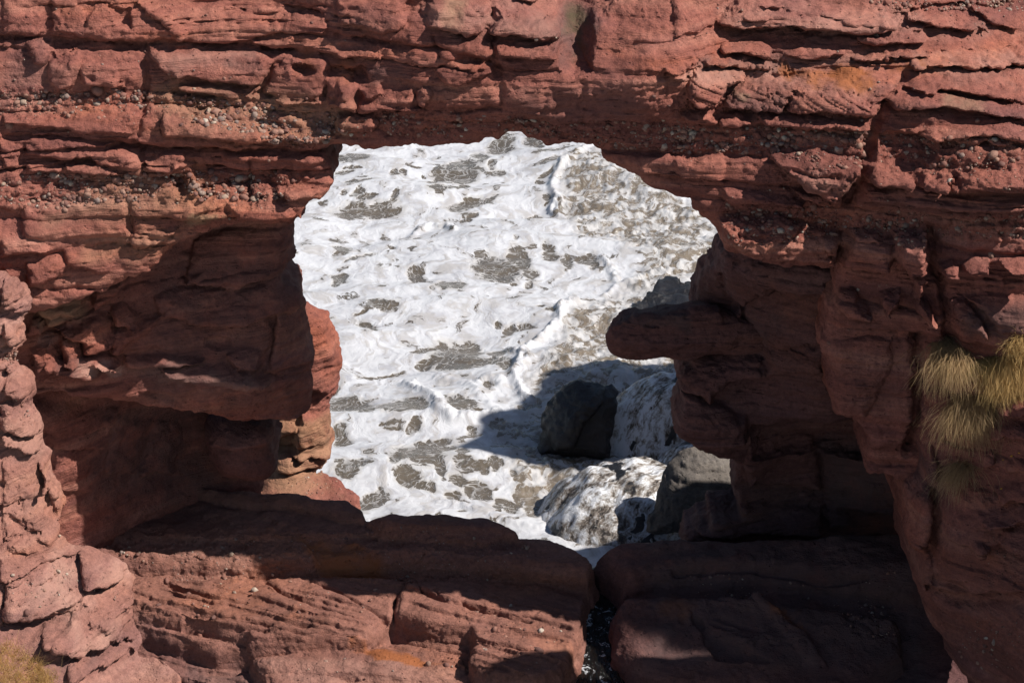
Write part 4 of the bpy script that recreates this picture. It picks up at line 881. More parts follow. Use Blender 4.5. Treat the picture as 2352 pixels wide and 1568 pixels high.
def scatter(rel, parent, traced, bands, name, top, sink=.42):
    pts, rad = [], []
    for k, lst in traced:
        px = V(k, [(a, b) for a, b, _ in lst]); ab = rel.to_ab(px, .1); r = np.array([c for *_, c in lst])*VIEWS[k][2]*.0078
        pts.append(settle(rel, ab, r, sink)); rad.append(r)
    for k, poly, n, lo, hi in bands:
        ab = sample_poly(rel, k, poly, n)
        # pebbles gather in streaks along the beds
        if rel.axis == 'y': keep = noise(ab[:, 0]*.8, ab[:, 1]*5+3)+.25 > 0
        else: keep = noise(ab[:, 0]*1.2, ab[:, 1]*1.2+3)+.15 > 0
        ab = ab[keep]; r = lo+(hi-lo)*rs.random(len(ab))**3.8
        i = np.clip(((ab[:, 0]-rel.a0)/rel.res).astype(int), 0, len(rel.a)-1); j = np.clip(((ab[:, 1]-rel.b0)/rel.res).astype(int), 0, len(rel.b)-1)
        ok = rel.sd[i, j] < -.03; ab, r = ab[ok], r[ok]
        pts.append(settle(rel, ab, r, sink)); rad.append(r)
    pts = np.concatenate(pts); rad = np.concatenate(rad); o = np.argsort(-rad); pts, rad = pts[o], rad[o]
    rest_v, rest_f, rest_r, nv = [], [], [], 0
    for i, (p, r) in enumerate(zip(pts, rad)):
        sc = r*(.75+.65*rs.random(3)); e = Euler((rs.random()*.6-.3, rs.random()*.8-.4, rs.random()*6.28))
        v, f, me = PEB[i % 6]
        if i < top:
            ob = obj(name, me); ob.location = p; ob.scale = sc; ob.rotation_euler = e
            ia = min(max(int(round((p[0]-rel.a0)/rel.res)), 0), len(rel.a)-1); jb = min(max(int(round((p[2 if rel.axis == 'y' else 1]-rel.b0)/rel.res)), 0), len(rel.b)-1)
            host = rel.idobj.get(int(rel.ID[ia, jb])); adopt(ob, host if host is not None and int(rel.ID[ia, jb]) > 0 else parent)
        else:
            Rm = np.array(e.to_matrix()); rest_v.append((v*sc)@Rm.T+p); rest_f.append(f+nv); rest_r.append(np.full(len(v), rs.random())); nv += len(v)
    if rest_v:
        me = mesh_np('embedded_gravel', np.concatenate(rest_v), np.concatenate(rest_f), M_GRIT, {'rnd': np.concatenate(rest_r)})
        g = obj('embedded_gravel', me); tag(g, kind='stuff'); adopt(g, parent)
traced_wall = [(1, [(650,620,42),(640,710,32),(760,615,22),(1400,755,25),(1450,765,32),(1530,800,32),(1230,820,22),(1115,795,22),(1770,720,28),(1780,832,28),(2130,770,20),(2005,935,30),(2140,930,22),(2090,945,18),(50,855,46),(580,1320,38),(860,1205,28),(1110,1255,28),(1150,1245,14),(910,1255,20),(1580,1335,26),(400,1240,20),(440,1250,28),(390,1320,25),(315,1325,18),(145,700,24),(435,1415,24),(385,1405,22),(1590,770,12),(1460,820,22),(370,700,15),(420,640,15),(720,690,22),(1510,520,14),(1140,490,16),(230,385,12),(1020,645,14),(890,770,15),(990,760,15),(1240,660,12),(1170,660,12),(540,770,14),(1010,590,8),(660,1170,14),(560,1190,26),(250,1190,26),(780,1225,30),(820,1300,22),(700,1350,24),(75,1240,20),(120,1310,18)]),
   (2, [(315,800,18),(360,800,20),(765,778,18),(810,800,18),(990,800,20),(1030,820,16),(1155,805,18),(560,845,35),(1215,835,28),(1320,830,22),(1385,850,18),(1480,850,24),(935,895,22),(870,890,18),(2130,660,16),(2235,725,18),(1745,840,18),(1880,845,14),(2170,960,20),(2200,940,14),(1340,245,14),(80,895,12),(1470,235,12)]),
   (3, [(1250,945,40),(1035,970,46),(1115,1035,42),(750,955,30),(690,1040,34),(1285,1000,22),(960,1045,20),(2165,1065,42),(1955,1000,22),(2050,1035,22),(2290,1105,22),(1730,990,28),(945,1418,40),(1475,65,28),(1355,245,22),(640,1478,22),(910,960,16),(670,990,14),(640,995,14),(90,1015,26),(335,1000,26),(70,965,16),(120,935,14),(265,935,22),(390,760,18),(665,770,16),(1170,790,22),(2050,830,20),(2280,828,20),(1150,665,14),(680,485,20),(1055,900,22),(1140,960,20),(875,995,16),(1230,1470,20),(1160,1500,18),(1040,1420,18),(870,1425,18),(2190,1430,12),(1720,1470,14),(1900,1500,24)]),
   (6, [(1460,50,22),(2140,220,32),(1390,435,16),(1445,430,16),(1250,460,18),(1055,812,22),(1340,750,14),(1650,30,16),(1375,20,14),(955,75,14),(1180,720,12)])]
bands_wall = [(1, cong_polys[0][1], 900, .016, .075), (1, cong_polys[1][1], 320, .016, .08), (1, cong_polys[2][1], 900, .016, .085), (2, cong_polys[3][1], 620, .016, .06), (3, cong_polys[4][1], 620, .016, .08), (3, cong_polys[5][1], 420, .016, .08), (3, cong_polys[6][1], 620, .016, .07), (3, cong_polys[7][1], 320, .016, .06),
   (1, [(1250,1150),(2000,1180),(1950,1330),(1250,1330)], 160, .016, .06), (1, [(0,0),(2352,0),(2352,1560),(0,1560)], 120, .012, .035), (3, [(0,0),(2352,0),(2352,1560),(300,1560)], 200, .012, .04)]
scatter(W, arch, traced_wall, bands_wall, 'pebble', 300)
scatter(S, S.objs[0], [('f', [(205,505,20),(295,450,15),(730,468,10),(315,572,18),(640,545,18),(165,630,14),(440,680,20),(360,665,10),(868,632,8),(860,665,16),(1700,562,14),(1885,790,18),(2050,850,28),(1085,818,12),(680,820,18),(990,830,16),(1500,830,22),(1830,760,20),(530,445,18),(480,410,16),(430,412,18),(240,450,12),(75,440,10),(280,510,14),(1240,550,12),(1215,600,10),(2060,770,18),(345,690,10),(1170,655,12),(540,555,14),(1480,380,8),(1590,840,22),(1560,578,12),(1910,645,10),(820,500,10),(560,440,20)])],
   [('f', [(-100,400),(560,400),(700,500),(300,540),(-100,480)], 200, .014, .055), ('f', [(560,400),(1100,375),(2000,440),(2000,520),(1400,525),(700,510)], 240, .014, .05), ('f', [(0,520),(1300,540),(1200,760),(100,690)], 120, .012, .04), ('f', [(1500,560),(2240,780),(2100,980),(1800,960),(1700,760)], 120, .012, .05), ('f', [(600,850),(1700,870),(1700,1029),(600,1000)], 60, .012, .03)], 'pebble', 140, .1)
scatter(N1, near_left, [('l', [(60,1195,13),(165,1255,5),(30,1300,12),(105,1290,14),(200,1300,8),(160,1228,7),(280,1280,10),(210,1050,6),(445,1222,8),(20,425,8),(35,415,8),(45,395,7),(30,440,6),(75,572,7),(50,555,10),(10,685,6),(205,1310,6),(215,1245,5)])], [('l', [(0,380),(70,380),(60,430),(0,430)], 60, .015, .05), ('l', [(0,545),(130,540),(140,600),(0,590)], 50, .015, .05), ('l', [(0,1150),(280,1150),(300,1320),(0,1300)], 90, .012, .04), ('l', [(270,1210),(460,1215),(440,1240),(290,1260)], 60, .012, .035)], 'pebble', 60)
scatter(N2, near_right, [(9, [(1185,1170,12),(2080,1280,20),(2145,1255,24),(1930,1365,16),(2030,1390,16),(1745,995,8),(1915,1325,12),(2170,1370,12)])], [(9, [(1900,1100),(2400,1100),(2400,1450),(1950,1450)], 90, .012, .04)], 'pebble', 20)
scatter(Pb, arch, [(7, [(2080,175,16),(2070,290,8),(2150,200,14),(2190,230,12),(2170,260,10),(1990,210,12)])], [(7, [(1900,180),(2200,160),(2320,320),(2100,330)], 60, .014, .05)], 'pebble', 0)
scatter(S2, S2.objs[0], [], [(9, [(100,900),(1500,950),(1500,1030),(100,960)], 120, .012, .04), (9, [(1000,1020),(1500,1030),(1500,1400),(1200,1400)], 120, .012, .04)], 'pebble', 0, .1)
print('pebbles', round(time.time()-T0, 1))

# ================================================================= the sea
ZS = -7.0
def project(P):
    q = P-CAM; d = q@A_; return np.stack([1176+FPX*(q@R_)/d, 784-FPX*(q@U_)/d], 1)
PATCH = {2: [(100,1060,110,25,0),(40,1150,50,18,0),(150,1235,85,20,-5),(40,1300,26,18,0),(130,1300,40,20,-20),(400,1330,28,24,0),(200,1325,70,12,0),(470,1215,30,15,-15),(370,1160,30,20,0),(430,1155,22,12,0),(520,1115,32,12,0),(590,1165,16,9,0),(645,1110,16,9,0),(820,1140,140,72,-10),(655,1215,45,26,-40),(740,1190,60,30,-20),(960,1040,42,34,0),(1050,1100,30,22,0),(1065,1145,55,18,10),(1110,965,82,60,0),(1330,965,62,30,15),(700,1280,90,20,-8),(830,1260,42,20,-20),(190,1395,205,40,-4),(60,1420,50,30,0),(890,1350,165,24,-12),(900,1425,50,12,-8),(850,1465,28,12,0),(1160,1460,52,12,0),(1340,1405,75,12,0),(1430,1170,62,18,-8),(1430,1320,52,46,0),(1370,1220,42,20,0),(1460,1035,95,20,-3),(1460,1100,95,18,-5),(100,1120,60,8,0),(300,1380,60,10,0),(20,1060,60,20,0)],
   5: [(530,355,70,50,10),(600,412,32,12,0),(755,435,92,42,5),(690,395,32,14,0),(650,470,32,9,0),(1065,310,140,76,8),(1230,245,90,55,35),(1290,330,52,28,0),(1285,400,30,20,0),(1170,410,26,12,0),(1090,400,30,8,0),(20,380,50,40,0),(20,160,62,32,0),(30,215,42,20,-30),(150,230,95,14,-20),(370,165,22,9,0),(480,90,90,16,-15),(330,575,92,28,6),(160,610,45,9,-10),(200,690,75,20,15),(250,715,30,22,30),(1430,200,55,45,40),(1550,250,36,40,0),(1690,240,62,30,-10),(1735,270,42,28,0),(1210,120,26,20,0),(1640,505,75,14,-5),(1460,615,62,20,5),(1370,580,26,9,0),(1080,680,26,12,0),(1165,705,42,25,20),(1270,695,62,24,0),(1275,795,42,16,0),(800,870,170,95,0),(590,830,95,18,-12),(900,800,65,48,20),(1085,870,62,28,5),(1140,965,55,52,0),(1060,930,52,24,0),(600,915,50,36,10),(930,945,100,34,-10),(1150,1060,42,20,-10),(1020,1110,70,40,0),(660,1085,26,14,10),(400,1065,14,8,0),(80,1210,160,62,12),(470,1255,205,58,-4),(820,1255,130,55,10),(960,1310,100,22,5),(900,1395,36,32,-20),(530,1390,46,30,-20),(410,1400,16,8,0),(295,1375,16,8,0),(20,1400,62,45,0),(40,1470,60,40,0),(650,1485,115,24,-5),(640,1535,190,26,0),(830,1555,42,14,0),(200,1290,60,14,0),(1300,1240,90,30,-10),(1100,1340,80,40,-20),(300,980,150,8,-10),(170,1000,60,10,10),(560,1290,60,26,0)],
   8: [(560,65,170,68,5),(840,45,42,20,0),(870,130,105,45,10),(820,220,55,36,15),(980,150,30,42,-20),(950,280,92,44,8),(1060,110,42,44,30),(1170,165,30,22,0),(1230,195,45,14,0),(480,205,85,52,15),(590,255,75,28,15),(770,310,64,30,-15),(240,330,115,46,-12),(150,350,50,20,0),(290,290,42,30,40),(1120,350,75,30,0),(1320,385,62,60,0),(1290,280,64,42,20),(1180,385,34,34,0),(1220,310,34,40,0),(60,150,66,55,0),(150,130,80,26,0),(860,410,44,12,10),(1100,395,40,10,8),(380,110,40,30,0),(700,150,30,60,-20),(1390,560,10,6,0)]}
RIDGE = [(5, [(470,1040),(500,1080),(540,1130),(600,1160),(650,1190),(690,1290),(780,1350),(870,1345),(960,1330),(1090,1290)], .13), (5, [(1590,520),(1500,590),(1490,680),(1400,750),(1290,840),(1235,900),(1255,950),(1190,1040),(1210,1110),(1270,1200),(1340,1220)], .15), (5, [(1780,230),(1850,310),(1880,390),(1840,440),(1790,460)], .10), (2, [(1700,1010),(1530,1110),(1465,1190),(1440,1270),(1480,1330),(1450,1385),(1500,1410)], .13), (5, [(1170,850),(1220,900),(1240,920)], .1), (5, [(700,1020),(880,1090),(960,1180),(1080,1290)], .06), (8, [(700,340),(860,360),(1000,420),(1200,480),(1350,520)], .06), (2, [(500,1562),(620,1490),(760,1500),(780,1562)], .12), (5, [(940,1100),(1000,1060),(1080,1080),(1110,1120)], .08), (5, [(1880,400),(2000,370),(2120,340),(2300,330)], .1)]
BUSY = [(0, [(1270, 380), (1330, 340), (1420, 350), (1680, 520), (1680, 650), (1480, 690), (1420, 660), (1480, 600), (1400, 560), (1330, 560), (1280, 470)]), (0, [(1310, 690), (1480, 660), (1600, 680), (1600, 900), (1400, 1000), (1240, 1000), (1200, 980), (1210, 880), (1260, 800)]), (0, [(1120, 960), (1300, 960), (1600, 1000), (1600, 1290), (1290, 1260), (1190, 1130)])]
def axis(fine0, fine1, step, far):
    a = np.arange(fine0, fine1, step); out = [fine1]; d = step
    while out[-1] < far: d *= 1.25; out.append(out[-1]+d)
    lo = [fine0-step]; d = step
    while lo[-1] > -far: d *= 1.25; lo.append(lo[-1]-d)
    return np.concatenate([lo[::-1], a, out])
gx = axis(-7.5, 9.0, .045, 2500)
gy = np.arange(3.0, 26, .055); d = .055; gy = list(gy)
while gy[-1] < 44: d *= 1.006; gy.append(gy[-1]+d)
while gy[-1] < 6000: d *= 1.25; gy.append(gy[-1]+d)
gy = np.concatenate([[-60, -25, -8, 1.0], gy])
GX, GY = np.meshgrid(gx.astype(np.float32), gy.astype(np.float32), indexing='ij')
x, y = GX.ravel(), GY.ravel()
px = project(np.stack([x, y, np.full_like(x, ZS)], 1).astype(float))
u, v = px[:, 0].astype(np.float32), px[:, 1].astype(np.float32)
inview = (u > 500) & (u < 1900) & (v > 200) & (v < 1450) & (y > 2)
w1 = noise(x/1.1, y/1.1, np.full_like(x, .3)); w2 = noise(x/.33, y/.33, np.full_like(x, 5.3)); w3 = noise(x/.12, y/.16)
openm = np.full(len(x), -1.5, np.float32)
wu = u+14*noise(x/.5, y/.7, np.full_like(x, 9.1))+5*noise(x/.14, y/.2, np.full_like(x, 2.2)); wv_ = v+6*noise(x/.5, y/.7, np.full_like(x, 19.1))+3*noise(x/.14, y/.2, np.full_like(x, 12.2))
for k, lst in PATCH.items():
    ox, oy, sc = VIEWS[k]
    for cx, cy, rx, ry, ang in lst:
        cx, cy, rx, ry = ox+sc*cx, oy+sc*cy, sc*rx, sc*ry
        m = np.nonzero(inview & (np.abs(u-cx) < rx*2+25) & (np.abs(v-cy) < rx+ry*2+25))[0]
        c, s_ = math.cos(R(ang)), math.sin(R(ang)); du, dv = wu[m]-cx, wv_[m]-cy
        e = 1-np.sqrt(((c*du+s_*dv)/rx)**2+((-s_*du+c*dv)/ry)**2)
        openm[m] = np.maximum(openm[m], e)
busy = np.zeros(len(x), np.float32)
for k, p in BUSY:
    P = V(k, p); m = np.nonzero(inview)[0]; busy[m] = np.maximum(busy[m], sstep(-poly_sd(P, wu[m], wv_[m]), -25, 35))
busy[~inview] = .5
ridge = np.zeros(len(x), np.float32); rshade = np.zeros(len(x), np.float32)
for k, p, hgt in RIDGE:
    P = V(k, p); m = np.nonzero(inview)[0]; Pw = on_z(P, np.full(len(P), ZS))[:, :2]
    d = line_d(Pw, x[m], y[m])+.10*w1[m]+.06*w2[m]
    ridge[m] = np.maximum(ridge[m], hgt*np.exp(-(np.abs(d)/.13)**2)*(1+.5*w3[m]))
    openm[m] -= 1.2*np.exp(-(d/.2)**2)
swell = (.32)*noise(x/5+3, y/2.6, np.full_like(x, 1.7))+.12*noise(x/1.6, y/1.0)+.03*np.abs(noise(x/.8+4, y/.6))
foam_h = .05*np.clip(-openm, -.4, .35)+.012*np.abs(w2)+.02*w1
turb = busy*(.10*noise(x/.55, y/.45, np.full_like(x, 3.1))+.07*np.abs(noise(x/.22, y/.2, np.full_like(x, 8.4)))+.03*w3)
far = np.exp(-np.clip((np.hypot(x, y-15)-30)/40, 0, None))
z = ZS+(swell+foam_h+ridge+turb+.008*w3)*far
i = np.arange(len(gx)*len(gy)).reshape(len(gx), len(gy))
quads = np.stack([i[:-1, :-1], i[1:, :-1], i[1:, 1:], i[:-1, 1:]], -1).reshape(-1, 4)

def sea_material():
    t = NT('surf'); pos = t.n('NewGeometry').outputs['Position']
    o = t.attr('open'); b = t.attr('busy')
    def warped(vec, scale, amt, det=3):
        w = t.noise(vec, scale, det, .55); sub = t.n('VectorMath', op='SUBTRACT'); t.l(w.outputs['Color'], sub.inputs[0]); sub.inputs[1].default_value = (.5, .5, .5)
        va = t.n('VectorMath', op='MULTIPLY_ADD'); t.l(sub.outputs[0], va.inputs[0]); va.inputs[1].default_value = (amt, amt, 0); t.l(vec, va.inputs[2]); return va.outputs[0]
    flat = t.map(pos, (1, 1, 0))
    wp = warped(flat, .55, 2.6, 4); wq = warped(warped(flat, 1.1, 1.3, 3), 4.0, .28, 3)
    n_mid = t.noise(wq, 1.9, 5, .6).outputs[0]; n_fine = t.noise(wq, 8, 5, .65).outputs[0]
    flow = t.noise(t.map(wp, (2.4, .9, 0), rot=(0, 0, -.6)), 1.1, 7, .62).outputs[0]
    # how far the foam has thinned: 0 solid, 1 open water
    s = t.math('ADD', o, t.math('MULTIPLY', t.math('SUBTRACT', n_mid, .5), 1.1))
    s = t.math('ADD', s, t.math('MULTIPLY', t.math('SUBTRACT', n_fine, .5), .45))
    s = t.rng(s, -.70, .12)
    wander = t.rng(t.math('ADD', t.math('MULTIPLY', flow, .7), t.math('MULTIPLY', n_mid, .4)), .50, .66, 0, .80)
    churn = t.math('MULTIPLY', t.rng(t.math('ADD', t.math('MULTIPLY', n_mid, .6), t.math('MULTIPLY', flow, .5)), .40, .60, .45, 1.0), b)
    s = t.math('MAXIMUM', s, t.math('MAXIMUM', wander, churn), clamp=True)
    def cells(sc, st):
        vo = t.n('TexVoronoi'); vo.feature = 'DISTANCE_TO_EDGE'; vo.inputs['Scale'].default_value = sc
        t.l(t.map(wq, st, rot=(0, 0, .25)), vo.inputs['Vector']); return vo.outputs['Distance']
    inv = t.math('SUBTRACT', 1.0, s)
    def holes(d, k, p, soft):
        th = t.math('MULTIPLY', t.math('POWER', inv, p), k)
        return t.rng2(d, th, soft)
    h1 = holes(cells(1.5, (1, .8, 0)), .46, .9, .05)
    h2 = holes(cells(4.2, (1, .75, 0)), .50, .9, .09)
    h3 = holes(cells(11, (1, .7, 0)), .55, .9, .14)
    web = t.math('MULTIPLY', t.math('MAXIMUM', h2, t.rng(n_mid, .46, .56)), t.math('MAXIMUM', h3, t.rng(n_fine, .36, .52)))
    dark = t.math('MULTIPLY', h1, web)
    dark = t.math('MAXIMUM', dark, t.math('MULTIPLY', t.rng(s, .80, 1.0), t.math('ADD', .25, t.math('MULTIPLY', web, .75))))
    film = t.rng(flow, .42, .64)
    foam = t.mix(t.math('MULTIPLY', film, .7), (.54, .545, .565), (.31, .305, .335))
    foam = t.mix(t.rng(s, .15, .75, 0, .55), foam, (.40, .375, .345))
    foam = t.mix(t.rng(n_fine, .42, .72, 0, .25), foam, (.38, .375, .40))
    water = t.mix(n_mid, (.060, .047, .031), (.125, .098, .068))
    water = t.mix(t.math('MULTIPLY', b, .65), water, (.21, .165, .115))
    t.l(t.mix(t.math('MULTIPLY', dark, .95), foam, water), t.b.inputs['Base Color'])
    t.l(t.rng(dark, 0, 1, .6, .10), t.b.inputs['Roughness']); t.l(t.rng(dark, 0, 1, .25, .6), t.b.inputs['Specular IOR Level'])
    hgt = t.math('SUBTRACT', t.math('MULTIPLY', flow, .9), t.math('MULTIPLY', dark, .18))
    hgt = t.math('ADD', hgt, t.math('MULTIPLY', n_mid, .45))
    hgt = t.math('ADD', hgt, t.math('MULTIPLY', t.math('MULTIPLY', n_fine, b), .8))
    t.l(t.bump(hgt, .75, .075), t.b.inputs['Normal'])
    return t.m
M_SEA = sea_material()
sea = obj('sea', mesh_np('sea', np.stack([x, y, z], 1), quads, M_SEA, {'open': openm, 'busy': busy})); tag(sea, kind='structure')
print('sea', len(x), round(time.time()-T0, 1))

# ================================================================= wet boulders and the water pouring over them
M_WET = rock_material('wet_black_rock', (.007, .006, .007), (.014, .012, .013), (.03, .026, .025), .6, wet=1.0)
M_GREY = rock_material('grey_boulder_stone', (.09, .078, .07), (.14, .122, .108), (.22, .195, .17), .4)
def whitewater_material():
    t = NT('white_water'); pos = t.n('NewGeometry').outputs['Position']
    w = t.noise(pos, 1.6, 3, .5); va = t.n('VectorMath', op='MULTIPLY_ADD'); t.l(w.outputs['Color'], va.inputs[0]); va.inputs[1].default_value = (.5, .2, .5); t.l(pos, va.inputs[2])
    fall = t.noise(t.map(va.outputs[0], (6.5, 2.6, 1.1)), 2.6, 7, .7, .5).outputs[0]
    clump = t.noise(pos, 2.4, 4, .6).outputs[0]
    fine = t.noise(t.map(va.outputs[0], (12, 8, 3.5)), 4.0, 5, .72, .5).outputs[0]
    m = t.math('ADD', t.math('MULTIPLY', fall, .6), t.math('ADD', t.math('MULTIPLY', clump, .5), t.math('MULTIPLY', fine, .25)))
    c = t.ramp(m, [(.46, (.035, .030, .028)), (.54, (.13, .10, .075)), (.60, (.29, .235, .18)), (.655, (.55, .53, .51)), (.70, (.74, .75, .77))])
    t.l(c, t.b.inputs['Base Color']); t.l(t.rng(m, .55, .8, .2, .75), t.b.inputs['Roughness']); t.b.inputs['Specular IOR Level'].default_value = .5
    h = t.math('ADD', t.math('MULTIPLY', fall, .8), t.math('MULTIPLY', fine, .5))
    t.l(t.bump(h, .7, .05), t.b.inputs['Normal'])
    return t.m
M_WW = whitewater_material()
def boulder(key, out, ctrl, mat, feats=(), edge=.5, thick=1.6, res=.03, seed=0, cracks=(), **kw):
    r = Relief('y', [(*V(key, [(a, b)])[0], y) for a, b, y in ctrl], res=res, soft=.4)
    r.grid(V(key, out), oh=-.15, erough=(.05, .025))
    for p, h, rr in feats: r.feat(key, p, h, rr)
    for p in cracks: r.crack(key, p, .05, .03)
    r.paint('smooth', key, [(a*1.0, b*1.0) for a, b in ((-3000, -3000), (5000, -3000), (5000, 5000), (-3000, 5000))], .9)
    r.build('boulder', mat, thick=thick, edge_r=edge, led=.05, thin=.006, rough=.08, seed=seed, **kw)
    return r
R1 = boulder('w', [(255,830),(270,700),(300,500),(340,400),(430,320),(500,270),(560,240),(840,250),(900,330),(880,500),(840,700),(820,850)],
    [(260,780,10.3),(340,420,10.8),(560,260,11.0),(1400,250,11.0),(600,780,10.2),(1000,800,10.0),(1400,800,9.9)], M_WET,
    [([(420,420),(560,280),(820,290),(760,420),(640,560),(560,760),(400,780),(320,620)], .3, .35)], .6, .7, seed=41, fine=.008, taper=.4)
tag(R1.objs[0], 'big black wet boulder with brown water pouring over its shoulder', 'boulder')
R4 = boulder('w', [(1085,1400),(1100,1260),(1160,1120),(1205,960),(1230,880),(1320,775),(1450,735),(1560,770),(1850,860),(1850,1420)],
    [(1220,920,5.7),(1480,750,5.8),(1120,1300,5.3),(1750,950,5.6),(1700,1350,5.1)], M_GREY, [([(1210,965),(1300,1000),(1450,1045),(1850,1070),(1850,1500),(1000,1500)], .12, .1)], .8, .6, seed=45,
    cracks=([(1210,905),(1400,915),(1700,940)], [(1215,965),(1300,1000),(1450,1045),(1700,1060)]))
tag(R4.objs[0], 'smooth pale grey boulder with a dark waterline under the dark right pier', 'boulder')
R5 = boulder(5, [(2120,490),(2135,450),(2160,400),(2230,372),(2500,365),(2500,500)], [(2150,450,19.2),(2240,380,19.7),(2480,370,19.7),(2350,460,19.0),(2480,480,19.0)], M_WET, (), .25, .6, seed=47, fine=.012)
tag(R5.objs[0], 'flat-topped black rock awash behind the right pier', 'boulder')
R6 = boulder(5, [(1985,600),(2010,570),(2060,520),(2200,488),(2500,478),(2500,640),(1990,640)], [(2000,590,17.6),(2080,530,18.0),(2480,490,18.1),(2200,600,17.4),(2480,620,17.3)], M_WET, (), .3, .6, seed=48, fine=.012)
tag(R6.objs[0], 'low black rock streaked with white water above the rock tongue', 'boulder')

def torrent(rel, key, out, label, amp, bias, seed, off=.06):
    """sheet of running water lying on a boulder; where it is thinner than nothing the rock shows"""
    P = rel.to_ab(V(key, out), off); X, Y = rel.A, rel.B
    sdp = poly_sd(P, X, Y)+.10*rel.N1+.06*rel.N2
    wob = X+.25*noise(X/.7+seed, Y/.7)
    n = .5*noise(wob/.14, Y/.9+seed)+.8*noise(X/.6, Y/.55+seed*2)+.20*noise(wob/.06, Y/.35)
    t = bias+amp*n-np.clip((sdp+.10)/.25, 0, 1)*.30
    Wt = rel.W+t
    m = (t > -.02) & (sdp < .1) & (rel.sd < -.07)
    f = m[:-1, :-1] & m[1:, :-1] & m[1:, 1:] & m[:-1, 1:]
    i = np.arange(X.size).reshape(X.shape)
    q = np.stack([i[:-1, :-1], i[1:, :-1], i[1:, 1:], i[:-1, 1:]], -1)[f]
    if not len(q): return
    c = components(q, X.size); k, cnt = np.unique(c, return_counts=True); q = q[np.isin(c, k[cnt > 12])]
    v = np.stack([X.ravel(), -Wt.ravel(), Y.ravel()], 1); u_, inv = np.unique(q, return_inverse=True)
    o = obj('cascade', mesh_np('cascade', v[u_], inv.reshape(q.shape), M_WW)); tag(o, label, 'cascade', kind='stuff')
def veil_material():
    t = NT('cascade_water'); u = t.attr('across'); v = t.attr('along'); th = t.attr('thick')
    cb = t.n('CombineXYZ'); t.l(u, cb.inputs[0]); t.l(v, cb.inputs[1]); pos = t.n('NewGeometry').outputs['Position']
    wv = t.noise(cb.outputs[0], 2.2, 3, .5); sb = t.n('VectorMath', op='SUBTRACT'); t.l(wv.outputs['Color'], sb.inputs[0]); sb.inputs[1].default_value = (.5, .5, .5)
    va = t.n('VectorMath', op='MULTIPLY_ADD'); t.l(sb.outputs[0], va.inputs[0]); va.inputs[1].default_value = (.13, .13, 0); t.l(cb.outputs[0], va.inputs[2])
    st = t.noise(t.map(va.outputs[0], (8, 1.3, 1)), 1.6, 8, .66, .25).outputs[0]
    fine = t.noise(t.map(va.outputs[0], (18, 5, 1)), 1.8, 5, .7, .4).outputs[0]
    cl = t.noise(va.outputs[0], 2.4, 4, .6).outputs[0]
    m = t.math('ADD', t.math('MULTIPLY', st, .62), t.math('ADD', t.math('MULTIPLY', fine, .32), t.math('MULTIPLY', cl, .36)))
    m = t.math('ADD', m, t.math('MULTIPLY', th, .9))
    c = t.ramp(m, [(.53, (.015, .013, .013)), (.60, (.05, .04, .034)), (.66, (.17, .135, .105)), (.715, (.42, .40, .385)), (.78, (.72, .73, .76))])
    t.l(c, t.b.inputs['Base Color']); t.l(t.rng(m, .55, .8, .12, .6), t.b.inputs['Roughness']); t.b.inputs['Specular IOR Level'].default_value = .5
    t.l(t.bump(t.math('ADD', st, t.math('MULTIPLY', fine, .6)), .8, .07), t.b.inputs['Normal'])
    return t.m
M_VEIL = veil_material()
def dome(cx, cy, rx, ry, ztop, zbase, seed, p=2.3):
    nr, na = 90, 260
    rr_ = np.linspace(.0, 1.08, nr); aa = np.linspace(0, 2*np.pi, na, endpoint=False)+np.pi/2
    Rr, Aa = np.meshgrid(rr_, aa, indexing='ij')
    k = 1+.16*noise(np.cos(Aa)*1.3+seed, np.sin(Aa)*1.3, Rr*.6)
    X = cx+rx*Rr*k*np.cos(Aa); Y = cy+ry*Rr*k*np.sin(Aa)
    Z = ztop-(ztop-zbase)*Rr**p+.16*noise(X/.7+seed, Y/.7)*(1-.3*Rr)+.06*noise(X/.25, Y/.25+seed)
    i = np.arange(nr*na).reshape(nr, na); j = np.roll(i, -1, 1)
    q = np.stack([i[:-1], i[1:], j[1:], j[:-1]], -1).reshape(-1, 4)
    return Rr, Aa, X, Y, Z, q
def fall(cx, cy, rx, ry, ztop, zbase, seed, rock_label, label, wet):
    Rr, Aa, X, Y, Z, q = dome(cx, cy, rx, ry, ztop, zbase, seed)
    P = np.stack([X, Y, Z], -1).reshape(-1, 3); N = vnormals(P, q)
    rock = P+N*(.02*fbm(X.ravel()/.2, Y.ravel()/.2, Z.ravel()/.2, 3)+.03*noise(X.ravel()/.5, Y.ravel()/.5, Z.ravel()/.5))[:, None]
    at = {k_: np.zeros(len(P)) for k_ in ('stain_shade', 'ochre', 'cong', 'pale', 'orange', 'moss')}
    o = obj('boulder', mesh_np('boulder', rock, q, M_WET, at)); tag(o, rock_label, 'boulder')
    ox_, oy_ = X-(cx+.95*rx), Y-(cy+.9*ry)
    ac = (np.arctan2(oy_, ox_)*(-1)%(2*np.pi)*1.9).ravel(); al = np.hypot(ox_, oy_).ravel()*1.1-.8*Z.ravel()
    st = noise(ac*5+seed, al*1.2)+.5*noise(ac*12, al*2.6+seed)
    big = noise(X.ravel()/.8+seed*2, Y.ravel()/.8)
    th = wet+.10*big+.035*st
    water = P+N*(.015+.07*np.clip(th, -.6, .6)+.02*st)[:, None]
    o = obj('cascade', mesh_np('cascade', water, q, M_VEIL, {'across': ac, 'along': al, 'thick': th})); tag(o, label, 'cascade', kind='stuff')
fall(2.55, 7.5, 2.15, 1.9, -5.95, -7.25, 3.3, 'rounded black boulder almost hidden under the foaming cascade', 'foaming cascade of white streams over the rounded boulder', .055)
